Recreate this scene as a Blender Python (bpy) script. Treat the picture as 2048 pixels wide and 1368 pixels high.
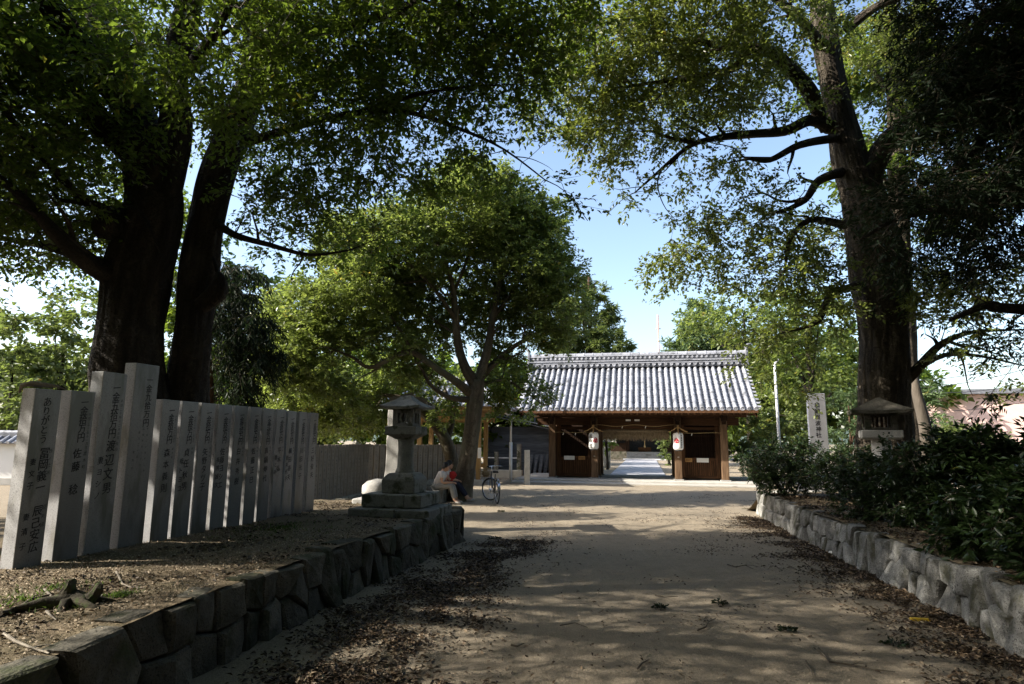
import bpy, bmesh, math, random
import numpy as np
from mathutils import Vector, Matrix
from mathutils import noise as mnoise
R = math.radians
rnd = random.Random(7)
rng = np.random.default_rng(7)
for o in list(bpy.data.objects): bpy.data.objects.remove(o)
SC = bpy.context.scene
COL = SC.collection
# ---------------------------------------------------------------- camera
EYE = 1.6; FPX = 1245.0; PITCH = math.atan(198 / FPX); ROLL = .0079
cam = bpy.data.cameras.new('camera'); camo = bpy.data.objects.new('camera', cam); COL.objects.link(camo)
camo.location = (0, 0, EYE); camo.rotation_euler = (Matrix.Rotation(math.pi / 2 + PITCH, 4, 'X') @ Matrix.Rotation(ROLL, 4, 'Z')).to_euler()
cam.sensor_width = 36; cam.lens = 36 * FPX / 2048; cam.clip_end = 3000; cam.clip_start = .05
SC.camera = camo
# ---------------------------------------------------------------- sky, sun, exposure
SUN_AZ = Vector((-1.0, -0.17)).normalized(); SUN_EL = R(33)
world = bpy.data.worlds.new('World'); SC.world = world; world.use_nodes = True
wn = world.node_tree.nodes; wl = world.node_tree.links
sky = wn.new('ShaderNodeTexSky'); sky.sky_type = 'NISHITA'; sky.sun_disc = False
sky.sun_elevation = SUN_EL; sky.sun_rotation = math.atan2(SUN_AZ.x, SUN_AZ.y)
sky.air_density = 1.0; sky.dust_density = 2.0; sky.ozone_density = .6
wl.new(sky.outputs[0], wn['Background'].inputs[0]); wn['Background'].inputs[1].default_value = 0.15
sl = bpy.data.lights.new('sun', 'SUN'); slo = bpy.data.objects.new('sun', sl); COL.objects.link(slo)
sl.energy = 5.0; sl.angle = R(.53); sl.color = (1, .93, .82)
sdir = Vector((SUN_AZ.x * math.cos(SUN_EL), SUN_AZ.y * math.cos(SUN_EL), math.sin(SUN_EL)))
slo.rotation_euler = sdir.to_track_quat('Z', 'Y').to_euler()
vs = SC.view_settings; vs.view_transform = 'Standard'; vs.look = 'None'; vs.gamma = 1; vs.use_curve_mapping = False
vs.exposure = 1.25
SC.cycles.max_bounces = 6; SC.cycles.diffuse_bounces = 3; SC.cycles.transmission_bounces = 4; SC.cycles.glossy_bounces = 2
SC.cycles.transparent_max_bounces = 4
# ---------------------------------------------------------------- helpers
CP, SP = math.cos(PITCH), math.sin(PITCH)
def ray(px, py):
    a = px - 1024; b = 684 - py; u = a - b * ROLL; v = b + a * ROLL
    return Vector((u, FPX * CP - v * SP, FPX * SP + v * CP))
def at(px, py, Y):                      # point at forward distance Y
    r = ray(px, py); return Vector((r.x, r.y, r.z)) * (Y / r.y) + Vector((0, 0, EYE))
def on(px, py, Z=0.0):                  # point on the level Z
    r = ray(px, py); return r * ((Z - EYE) / r.z) + Vector((0, 0, EYE))
def tag(o, label=None, cat=None, group=None, kind=None):
    if label: o['label'] = label
    if cat: o['category'] = cat
    if group: o['group'] = group
    if kind: o['kind'] = kind
    elif label and cat: o['kind'] = 'thing'
    return o
def empty(name, loc=(0, 0, 0), rz=0, label=None, cat=None, group=None):
    o = bpy.data.objects.new(name, None); COL.objects.link(o); o.location = loc; o.rotation_euler = (0, 0, rz); o.empty_display_size = .1
    return tag(o, label, cat, group)
def link(name, me, parent=None, loc=None, rot=None):
    o = bpy.data.objects.new(name, me); COL.objects.link(o)
    if parent: o.parent = parent
    if loc is not None: o.location = loc
    if rot is not None: o.rotation_euler = rot
    return o
def copy_tree(o, parent=None):
    c = o.copy(); COL.objects.link(c); c.parent = parent
    for ch in list(o.children): copy_tree(ch, c)
    return c
def RZ(a): return Matrix.Rotation(a, 4, 'Z')
def T(v): return Matrix.Translation(Vector(v))
class MB:
    """collects shapes, built as one mesh"""
    def __init__(s): s.v = []; s.f = []; s.at = None
    def add(s, vs, fs, M=None):
        n = len(s.v)
        s.v += [tuple(M @ Vector(v)) if M is not None else tuple(v) for v in vs]
        s.f += [tuple(i + n for i in f) for f in fs]
        return s
    def box(s, c, d, M=None, taper=1.0, rz=0.0, rx=0.0, ry=0.0):
        x, y, z = d[0] / 2, d[1] / 2, d[2] / 2; t = taper
        vs = [(-x, -y, -z), (x, -y, -z), (x, y, -z), (-x, y, -z), (-x * t, -y * t, z), (x * t, -y * t, z), (x * t, y * t, z), (-x * t, y * t, z)]
        m = T(c) @ RZ(rz) @ Matrix.Rotation(rx, 4, 'X') @ Matrix.Rotation(ry, 4, 'Y')
        if M is not None: m = M @ m
        return s.add(vs, [(0, 3, 2, 1), (4, 5, 6, 7), (0, 1, 5, 4), (1, 2, 6, 5), (2, 3, 7, 6), (3, 0, 4, 7)], m)
    def tube(s, pts, rad, n=8, caps=True, M=None):
        pts = [Vector(p) for p in pts]; k = len(pts)
        if not hasattr(rad, '__len__'): rad = [rad] * k
        vs = []; up = None
        for i, p in enumerate(pts):
            d = (pts[min(i + 1, k - 1)] - pts[max(i - 1, 0)])
            d = d.normalized() if d.length > 1e-9 else Vector((0, 0, 1))
            if up is None: up = Vector((1, 0, 0)) if abs(d.x) < .8 else Vector((0, 1, 0))
            a = (up - d * up.dot(d)).normalized(); b = d.cross(a); up = a
            for j in range(n):
                t = 2 * math.pi * j / n; vs.append(p + (a * math.cos(t) + b * math.sin(t)) * rad[i])
        fs = [(i * n + j, i * n + (j + 1) % n, (i + 1) * n + (j + 1) % n, (i + 1) * n + j) for i in range(k - 1) for j in range(n)]
        if caps: fs += [tuple(range(n - 1, -1, -1)), tuple((k - 1) * n + j for j in range(n))]
        return s.add(vs, fs, M)
    def lathe(s, prof, n=16, M=None, sq=None):
        vs = []
        for r, z in prof:
            for j in range(n):
                t = 2 * math.pi * (j + .5) / n; vs.append((r * math.cos(t), r * math.sin(t), z))
        k = len(prof)
        fs = [(i * n + j, i * n + (j + 1) % n, (i + 1) * n + (j + 1) % n, (i + 1) * n + j) for i in range(k - 1) for j in range(n)]
        fs += [tuple(range(n - 1, -1, -1)), tuple((k - 1) * n + j for j in range(n))]
        return s.add(vs, fs, M)
    def mesh(s, name, m, bevel=0, smooth=False, noise_amp=0, noise_sc=3, sub=0, seed=0):
        me = bpy.data.meshes.new(name); me.from_pydata(s.v, [], s.f)
        if bevel or noise_amp or sub:
            bm = bmesh.new(); bm.from_mesh(me)
            if bevel:
                es = [e for e in bm.edges if len(e.link_faces) == 2 and e.calc_face_angle(0) > .4]
                bmesh.ops.bevel(bm, geom=es, offset=bevel, segments=1, affect='EDGES', clamp_overlap=True)
            if sub: bmesh.ops.subdivide_edges(bm, edges=bm.edges[:], cuts=sub, use_grid_fill=True)
            if noise_amp:
                for v in bm.verts:
                    q = v.co * noise_sc + Vector((seed * 7.3, seed * 3.1, 0))
                    v.co += mnoise.noise_vector(q) * noise_amp
            bm.normal_update(); bm.to_mesh(me); bm.free()
        if m: me.materials.append(m)
        if smooth: me.polygons.foreach_set('use_smooth', [True] * len(me.polygons))
        me.update(); return me
    def build(s, name, m, parent=None, loc=None, rot=None, **k):
        return link(name, s.mesh(name, m, **k), parent, loc, rot)
# ---------------------------------------------------------------- materials
def nodes_of(name):
    m = bpy.data.materials.new(name); m.use_nodes = True; nt = m.node_tree
    return m, nt, nt.nodes, nt.links, nt.nodes['Principled BSDF']
def coords(N, L, stretch=(1, 1, 1), attr=None, rand=True):
    if attr:
        tc = N.new('ShaderNodeAttribute'); tc.attribute_name = attr; src = tc.outputs['Vector']
    else:
        tc = N.new('ShaderNodeTexCoord'); src = tc.outputs['Object']
    mp = N.new('ShaderNodeMapping'); mp.inputs['Scale'].default_value = stretch; L.new(src, mp.inputs['Vector'])
    if rand:
        oi = N.new('ShaderNodeObjectInfo'); mu = N.new('ShaderNodeMath'); mu.operation = 'MULTIPLY'; mu.inputs[1].default_value = 37
        L.new(oi.outputs['Random'], mu.inputs[0]); L.new(mu.outputs[0], mp.inputs['Location'])
    return mp.outputs[0]
def noise_n(N, L, co, scale, detail=4, rough=.55):
    n = N.new('ShaderNodeTexNoise'); n.inputs['Scale'].default_value = scale; n.inputs['Detail'].default_value = detail
    n.inputs['Roughness'].default_value = rough; L.new(co, n.inputs['Vector']); return n.outputs['Fac']
def ramp(N, L, fac, stops):
    r = N.new('ShaderNodeValToRGB'); e = r.color_ramp.elements
    while len(e) < len(stops): e.new(.5)
    for i, (p, c) in enumerate(stops):
        e[i].position = p; e[i].color = (*c, 1) if len(c) == 3 else c
    L.new(fac, r.inputs[0]); return r.outputs[0]
def mix(N, L, a, b, fac, mode='MIX'):
    m = N.new('ShaderNodeMix'); m.data_type = 'RGBA'; m.blend_type = mode
    for sock, val in ((m.inputs[0], fac), (m.inputs[6], a), (m.inputs[7], b)):
        if isinstance(val, (int, float)): sock.default_value = val
        elif isinstance(val, tuple): sock.default_value = (*val, 1)
        else: L.new(val, sock)
    return m.outputs[2]
def bump(N, L, h, strength, dist, bs, prev=None):
    b = N.new('ShaderNodeBump'); b.inputs['Strength'].default_value = strength; b.inputs['Distance'].default_value = dist
    L.new(h, b.inputs['Height'])
    if prev: L.new(prev, b.inputs['Normal'])
    L.new(b.outputs[0], bs.inputs['Normal']); return b.outputs[0]
def mat(name, c1, c2, scale=4, rough=.8, bstr=.4, bdist=.01, bscale=60, speck=None, stain=None, stretch=(1, 1, 1), spec=.3, vary=.15, metal=0, attr=None):
    m, nt, N, L, bs = nodes_of(name)
    co = coords(N, L, stretch, attr)
    col = ramp(N, L, noise_n(N, L, co, scale, 6), [(.3, c1), (.7, c2)])
    if stain: col = mix(N, L, col, stain[0], ramp(N, L, noise_n(N, L, co, stain[1], 5, .6), [(stain[2], (0, 0, 0)), (stain[2] + .12, (1, 1, 1))]))
    if speck: col = mix(N, L, col, speck[0], ramp(N, L, noise_n(N, L, co, speck[1], 2), [(.55, (0, 0, 0)), (.66, (1, 1, 1))]))
    if vary:
        oi = N.new('ShaderNodeObjectInfo'); mr = N.new('ShaderNodeMapRange'); mr.inputs[3].default_value = 1 - vary; mr.inputs[4].default_value = 1 + vary
        L.new(oi.outputs['Random'], mr.inputs[0]); hs = N.new('ShaderNodeHueSaturation'); L.new(mr.outputs[0], hs.inputs['Value']); L.new(col, hs.inputs['Color']); col = hs.outputs[0]
    L.new(col, bs.inputs['Base Color']); bs.inputs['Roughness'].default_value = rough; bs.inputs['Metallic'].default_value = metal
    bs.inputs['Specular IOR Level'].default_value = spec
    if bstr: bump(N, L, noise_n(N, L, co, bscale, 5, .6), bstr, bdist, bs)
    return m
def bark_mat(name, c1, c2, c3, ridge=9, bd=.05, moss=None):
    m, nt, N, L, bs = nodes_of(name)
    co = coords(N, L, (1, 1, .11), 'bc', False)
    n1 = noise_n(N, L, co, ridge, 6, .6); n2 = noise_n(N, L, coords(N, L, (1, 1, .7), 'bc', False), ridge * 4, 4, .65)
    vo = N.new('ShaderNodeTexVoronoi'); vo.feature = 'DISTANCE_TO_EDGE'; vo.inputs['Scale'].default_value = ridge * 1.3
    wob = mix(N, L, co, noise_n(N, L, coords(N, L, (1, 1, 1), 'bc', False), 7, 4, .7), .3)
    L.new(wob, vo.inputs['Vector'])
    ed = ramp(N, L, vo.outputs['Distance'], [(0, (0, 0, 0)), (.25, (1, 1, 1))])
    col = ramp(N, L, n1, [(.3, c1), (.52, c2), (.72, c3)])
    col = mix(N, L, col, tuple(x * .42 for x in c1), ramp(N, L, vo.outputs['Distance'], [(0, (.55, .55, .55)), (.12, (0, 0, 0))]))
    big = noise_n(N, L, coords(N, L, (1, 1, .5), 'bc', False), 1.6, 3)
    col = mix(N, L, col, tuple(min(1, x * 1.7) for x in c3), ramp(N, L, big, [(.55, (0, 0, 0)), (.75, (.5, .5, .5))]))
    if moss: col = mix(N, L, col, moss, ramp(N, L, noise_n(N, L, coords(N, L, (1, 1, .6), 'bc', False), 2.3, 5), [(.5, (0, 0, 0)), (.66, (.8, .8, .8))]))
    L.new(col, bs.inputs['Base Color']); bs.inputs['Roughness'].default_value = .92; bs.inputs['Specular IOR Level'].default_value = .15
    h = mix(N, L, ed, n1, .5); p = bump(N, L, h, 1.0, bd, bs); bump(N, L, n2, .6, bd * .3, bs, p)
    return m
def leaf_mat(name, dark, light, trans, rough=.42, tfac=.4, spec=.35):
    m, nt, N, L, bs = nodes_of(name)
    a = N.new('ShaderNodeAttribute'); a.attribute_name = 'lv'
    col = ramp(N, L, a.outputs['Fac'], [(0, dark), (.55, tuple((d + l) / 2 for d, l in zip(dark, light))), (.96, light), (1, (light[0] * 2.4, light[1] * 1.25, light[2] * .8))])
    tcol = ramp(N, L, a.outputs['Fac'], [(0, tuple(x * .55 for x in trans)), (.9, trans), (1, (trans[0] * 1.6, trans[1], trans[2]))])
    L.new(col, bs.inputs['Base Color']); bs.inputs['Roughness'].default_value = rough; bs.inputs['Specular IOR Level'].default_value = spec
    tr = N.new('ShaderNodeBsdfTranslucent'); L.new(tcol, tr.inputs[0])
    mx = N.new('ShaderNodeMixShader'); mx.inputs[0].default_value = tfac
    L.new(bs.outputs[0], mx.inputs[1]); L.new(tr.outputs[0], mx.inputs[2]); L.new(mx.outputs[0], nt.nodes['Material Output'].inputs[0])
    return m
M_ = {}
M_['granite'] = mat('granite', (.27, .27, .265), (.38, .375, .36), 3, .62, .25, .004, 180, speck=((.12, .12, .12), 260), stain=((.17, .165, .13), 1.6, .55), spec=.4)
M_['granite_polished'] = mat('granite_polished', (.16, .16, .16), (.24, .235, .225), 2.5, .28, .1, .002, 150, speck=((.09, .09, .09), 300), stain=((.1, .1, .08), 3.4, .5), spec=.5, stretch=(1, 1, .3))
M_['sunlit_sawn_granite'] = mat('sunlit_sawn_granite', (.34, .34, .345), (.46, .455, .45), 3, .7, .3, .004, 160, speck=((.16, .16, .16), 240), stain=((.25, .24, .2), 3, .55), spec=.4, stretch=(1, 1, .4))
M_['old_granite'] = mat('old_granite', (.17, .165, .145), (.33, .32, .28), 5, .9, .7, .012, 45, speck=((.08, .08, .07), 140), stain=((.07, .075, .045), 5, .5), spec=.15)
M_['pale_granite'] = mat('pale_granite', (.42, .41, .38), (.6, .58, .54), 5, .85, .5, .008, 60, speck=((.2, .19, .18), 160), spec=.2)
M_['white_stone'] = mat('white_stone', (.68, .68, .69), (.8, .8, .81), 3, .7, .2, .004, 90, speck=((.4, .4, .4), 220), vary=.03)
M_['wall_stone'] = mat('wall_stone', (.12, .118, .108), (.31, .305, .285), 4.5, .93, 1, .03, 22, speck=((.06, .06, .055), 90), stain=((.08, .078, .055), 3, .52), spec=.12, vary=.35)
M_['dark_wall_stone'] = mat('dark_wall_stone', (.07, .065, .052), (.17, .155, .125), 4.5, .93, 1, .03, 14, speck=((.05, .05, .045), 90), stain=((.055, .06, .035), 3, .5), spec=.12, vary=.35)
M_['ink'] = mat('ink', (.008, .008, .008), (.02, .02, .02), 8, .6, 0, vary=0)
M_['ink_faded'] = mat('ink_faded', (.05, .05, .05), (.16, .16, .155), 25, .8, 0, vary=0)
M_['red'] = mat('red', (.3, .02, .03), (.36, .03, .04), 8, .7, 0, vary=0)
M_['paper'] = mat('paper', (.72, .71, .68), (.8, .79, .76), 5, .8, .15, .004, 30, vary=.03)
M_['wood'] = mat('wood', (.045, .024, .012), (.13, .062, .028), 5, .8, .6, .01, 30, stretch=(6, 6, .5), spec=.2, vary=.2)
M_['wood_worn'] = mat('wood_worn', (.09, .052, .03), (.21, .135, .08), 5, .85, .7, .012, 26, stretch=(7, 7, .45), spec=.15, vary=.12)
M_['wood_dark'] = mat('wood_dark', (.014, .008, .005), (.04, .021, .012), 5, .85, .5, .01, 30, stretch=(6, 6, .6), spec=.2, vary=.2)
M_['wood_h'] = mat('wood_h', (.03, .016, .008), (.1, .046, .02), 5, .8, .6, .01, 30, stretch=(.5, 6, 6), spec=.2, vary=.2)
M_['yellow_wood'] = mat('yellow_wood', (.26, .16, .06), (.36, .23, .1), 5, .75, .4, .006, 30, stretch=(6, 6, .6), vary=.1)
M_['sign_wood'] = mat('sign_wood', (.3, .16, .05), (.42, .24, .09), 6, .7, .2, .004, 30, vary=.1)
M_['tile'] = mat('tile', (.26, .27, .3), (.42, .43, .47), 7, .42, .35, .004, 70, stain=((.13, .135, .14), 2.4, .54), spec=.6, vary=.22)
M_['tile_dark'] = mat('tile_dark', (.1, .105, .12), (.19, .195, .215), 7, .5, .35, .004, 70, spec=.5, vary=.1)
M_['straw'] = mat('straw', (.14, .105, .065), (.27, .21, .14), 12, .95, .8, .01, 60, stretch=(3, 3, .7), vary=.2)
M_['rope'] = mat('rope', (.3, .22, .1), (.4, .3, .15), 12, .95, .5, .006, 60)
M_['plaster'] = mat('plaster', (.72, .7, .66), (.8, .79, .76), 1.5, .9, .3, .006, 20, stain=((.5, .47, .4), .8, .64))
M_['metal_pole'] = mat('metal_pole', (.55, .56, .58), (.68, .69, .7), 4, .4, .1, .002, 40, spec=.5, vary=.05)
M_['dark_metal'] = mat('dark_metal', (.02, .02, .022), (.05, .05, .055), 6, .4, .1, .002, 60, spec=.5)
M_['chrome'] = mat('chrome', (.5, .5, .52), (.65, .65, .67), 6, .25, 0, metal=.9)
M_['rubber'] = mat('rubber', (.012, .012, .013), (.025, .025, .026), 6, .85, .1, .002, 60)
M_['wicker'] = mat('wicker', (.16, .12, .07), (.26, .2, .12), 30, .8, .6, .01, 40)
M_['concrete'] = mat('concrete', (.34, .33, .3), (.46, .44, .4), 2.5, .9, .4, .006, 40, stain=((.22, .2, .17), 1.2, .6))
M_['path_stone'] = mat('path_stone', (.33, .33, .35), (.46, .46, .48), 2.2, .7, .4, .006, 30, speck=((.2, .2, .22), 120))
M_['skin'] = mat('skin', (.42, .25, .17), (.47, .29, .2), 8, .55, 0, vary=0)
M_['hair'] = mat('hair', (.008, .007, .006), (.02, .017, .014), 40, .5, .6, .004, 90, vary=0)
M_['white_cloth'] = mat('white_cloth', (.5, .46, .44), (.56, .53, .51), 5, .9, .5, .01, 18, vary=0)
M_['red_cloth'] = mat('red_cloth', (.32, .015, .015), (.42, .025, .02), 5, .9, .5, .01, 18, vary=0)
M_['grey_cloth'] = mat('grey_cloth', (.2, .2, .19), (.27, .27, .26), 5, .9, .5, .01, 18, vary=0)
M_['navy_cloth'] = mat('navy_cloth', (.012, .015, .03), (.02, .025, .045), 5, .9, .5, .01, 18, vary=0)
M_['shoe'] = mat('shoe', (.3, .29, .27), (.4, .38, .35), 9, .8, .2, .004, 40, vary=0)
M_['pink_wall'] = mat('pink_wall', (.62, .43, .38), (.72, .53, .47), 2, .9, .2, .01, 10, vary=0)
M_['glass_dark'] = mat('glass_dark', (.02, .025, .03), (.04, .045, .05), 3, .08, 0, vary=0, spec=.8)
M_['yellow_plastic'] = mat('yellow_plastic', (.3, .2, .02), (.4, .28, .03), 5, .5, .1, .002, 40, vary=0)
M_['hill'] = mat('hill', (.05, .075, .06), (.08, .11, .085), .05, 1, 0, vary=0)
M_['bark_dark'] = bark_mat('bark_dark', (.018, .015, .012), (.04, .034, .027), (.075, .065, .052), 9, .06)
M_['bark_camphor'] = bark_mat('bark_camphor', (.035, .028, .021), (.085, .07, .052), (.17, .145, .112), 10, .09)
M_['bark_smooth'] = bark_mat('bark_smooth', (.055, .046, .034), (.11, .09, .066), (.19, .165, .125), 5, .012, moss=(.1, .105, .07))
M_['bark_pine'] = bark_mat('bark_pine', (.06, .035, .024), (.12, .07, .045), (.18, .12, .08), 8, .04)
M_['twig'] = mat('twig', (.05, .04, .028), (.12, .1, .075), 6, .9, .4, .004, 50)
M_['dead_wood'] = mat('dead_wood', (.12, .1, .08), (.3, .27, .22), 6, .9, .6, .01, 40, stretch=(1, 1, 1))
M_['leaf_canopy'] = leaf_mat('leaf_canopy', (.022, .04, .011), (.068, .105, .02), (.24, .35, .038), tfac=.47)
M_['leaf_camphor'] = leaf_mat('leaf_camphor', (.055, .075, .02), (.16, .19, .045), (.36, .44, .07), .36, .38, .5)
M_['leaf_round'] = leaf_mat('leaf_round', (.052, .08, .024), (.145, .19, .055), (.37, .47, .09), .36, .42, .5)
M_['leaf_dark'] = leaf_mat('leaf_dark', (.01, .018, .01), (.024, .04, .016), (.03, .06, .015), .55, .2, .2)
M_['leaf_shrub'] = leaf_mat('leaf_shrub', (.012, .024, .009), (.036, .062, .018), (.06, .11, .02), .36, .22, .4)
M_['leaf_wood'] = leaf_mat('leaf_wood', (.06, .085, .028), (.15, .18, .06), (.24, .32, .07), .5, .4)
M_['leaf_pine'] = leaf_mat('leaf_pine', (.05, .085, .04), (.13, .19, .075), (.2, .3, .08), .5, .25)
M_['grass'] = leaf_mat('grass', (.03, .055, .015), (.09, .14, .03), (.16, .26, .04), .5, .4)
# fallen leaves: browns by attribute
def litter_mat():
    m, nt, N, L, bs = nodes_of('fallen_leaf')
    a = N.new('ShaderNodeAttribute'); a.attribute_name = 'lv'
    col = ramp(N, L, a.outputs['Fac'], [(0, (.025, .018, .012)), (.4, (.07, .046, .028)), (.75, (.14, .095, .055)), (.95, (.26, .2, .13)), (1, (.34, .28, .18))])
    L.new(col, bs.inputs['Base Color']); bs.inputs['Roughness'].default_value = .6; bs.inputs['Specular IOR Level'].default_value = .3
    return m
M_['fallen_leaf'] = litter_mat()
def ground_mat(name, c, dark, moss=None, coarse=1.0):
    m, nt, N, L, bs = nodes_of(name)
    co = coords(N, L, (1, 1, 1), None, False)
    a = noise_n(N, L, co, .35, 5); b = noise_n(N, L, co, 3.2, 6, .65); g = noise_n(N, L, co, 140 * coarse, 3, .7)
    col = ramp(N, L, b, [(.3, dark), (.62, c)])
    col = mix(N, L, col, tuple(x * .72 for x in c), ramp(N, L, a, [(.42, (0, 0, 0)), (.62, (.8, .8, .8))]))
    st = N.new('ShaderNodeMapping'); L.new(co, st.inputs[0]); st.inputs['Rotation'].default_value = (0, 0, R(10)); st.inputs['Scale'].default_value = (3.2, .16, 1)
    tr = noise_n(N, L, st.outputs[0], 3, 5, .6)                      # tyre and foot tracks along the way
    col = mix(N, L, col, tuple(min(1, x * 1.12) for x in c), ramp(N, L, tr, [(.5, (0, 0, 0)), (.68, (.5, .5, .5))]))
    if moss: col = mix(N, L, col, moss, ramp(N, L, noise_n(N, L, co, 1.3, 6, .65), [(.48, (0, 0, 0)), (.62, (.85, .85, .85))]))
    col = mix(N, L, col, ramp(N, L, g, [(.34, tuple(x * .35 for x in c)), (.5, c), (.66, tuple(min(1, x * 1.6) for x in c))]), .55)
    col = mix(N, L, col, tuple(x * .5 for x in c), ramp(N, L, noise_n(N, L, co, 14, 6, .75), [(.55, (0, 0, 0)), (.7, (.7, .7, .7))]))
    L.new(col, bs.inputs['Base Color']); bs.inputs['Roughness'].default_value = .95; bs.inputs['Specular IOR Level'].default_value = .12
    p = bump(N, L, b, .8, .07, bs); p = bump(N, L, noise_n(N, L, co, 22, 5, .65), .8, .02, bs, p); p = bump(N, L, noise_n(N, L, st.outputs[0], 9, 4, .6), .7, .015, bs, p); bump(N, L, g, 1.0, .012, bs, p)
    return m
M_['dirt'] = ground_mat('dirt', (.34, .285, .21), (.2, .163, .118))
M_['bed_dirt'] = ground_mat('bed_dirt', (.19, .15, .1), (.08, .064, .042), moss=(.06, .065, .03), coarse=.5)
# ---------------------------------------------------------------- foliage tools
def rand_unit(n, zs=1.0):
    v = rng.normal(size=(n, 3)); v[:, 2] *= zs; return v / np.linalg.norm(v, axis=1, keepdims=True)
def nrm(v): return v / np.maximum(np.linalg.norm(v, axis=1, keepdims=True), 1e-9)
def leaf_mesh(name, pos, axis, normal, length, width, m, lv=None, fold=.18):
    """every leaf is a folded four-cornered blade"""
    n = len(pos); side = nrm(np.cross(axis, normal)); normal = nrm(np.cross(side, axis))
    length = np.broadcast_to(length, (n,))[:, None]; width = np.broadcast_to(width, (n,))[:, None]
    V = np.empty((n, 4, 3)); mid = pos + axis * length * .45
    V[:, 0] = pos; V[:, 2] = pos + axis * length - normal * length * .12
    V[:, 1] = mid + side * width * .5 + normal * width * fold; V[:, 3] = mid - side * width * .5 + normal * width * fold
    me = bpy.data.meshes.new(name)
    me.vertices.add(n * 4); me.vertices.foreach_set('co', V.reshape(-1).astype(np.float32))
    me.loops.add(n * 6); idx = np.arange(n)[:, None] * 4 + np.array([0, 1, 2, 0, 2, 3]); me.loops.foreach_set('vertex_index', idx.reshape(-1).astype(np.int32))
    me.polygons.add(n * 2); me.polygons.foreach_set('loop_start', np.arange(0, n * 6, 3, dtype=np.int32))
    try: me.polygons.foreach_set('loop_total', np.full(n * 2, 3, dtype=np.int32))
    except Exception: pass
    me.update(calc_edges=True)
    lv = rng.random(n) if lv is None else lv
    a = me.attributes.new('lv', 'FLOAT', 'POINT'); a.data.foreach_set('value', np.repeat(lv, 4).astype(np.float32))
    me.materials.append(m); return me
def blob_points(blobs, dens):
    """blobs: (centre, radii, weight); points fill the shell more than the heart"""
    out = []
    for c, r, w in blobs:
        vol = r[0] * r[1] * r[2] * 4.19; n = max(2, int(vol * dens * w))
        d = rand_unit(n); rr = rng.random(n) ** (1 / 3.4)
        lump = np.array([1 + .28 * mnoise.noise(Vector(c) * .7 + Vector(x) * 2.2) for x in d])
        out.append(np.array(c) + d * (rr * lump)[:, None] * np.array(r))
    return np.concatenate(out)
def spray(cl, outw, nleaf, spread, droop, L, W, flat=.55, twigs=4):
    """leaves along short twiglets round every cluster centre"""
    n = len(cl); k = n * twigs; c = np.repeat(cl, twigs, 0); o = np.repeat(outw, twigs, 0)
    d = nrm(rand_unit(k, flat) + o * .7 + np.array([0, 0, -droop * .5])); ln = spread * (.5 + rng.random(k) * .8)
    m = max(1, nleaf // twigs); C = np.repeat(c, m, 0); D = np.repeat(d, m, 0); t = np.tile((np.arange(m) + .5) / m, k) + rng.normal(size=k * m) * .07
    LN = np.repeat(ln, m); P = C + D * (LN * t)[:, None]; P[:, 2] -= droop * .35 * LN * t * t
    P += rng.normal(size=P.shape) * spread * .07
    S = nrm(np.cross(D, np.array([0, 0, 1.0]) + rng.normal(size=D.shape) * .15)); sg = np.where(rng.random(len(P)) < .5, 1, -1)[:, None]
    ax = nrm(D * .7 + S * sg * .8 + rng.normal(size=D.shape) * .35 + np.array([0, 0, -droop * .45]))
    nm = nrm(np.array([0, 0, 1.0]) + rng.normal(size=D.shape) * .55)
    sz = .7 + rng.random(len(P)) * .6
    return P, ax, nm, L * sz, W * sz, (c, d, ln)
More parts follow.
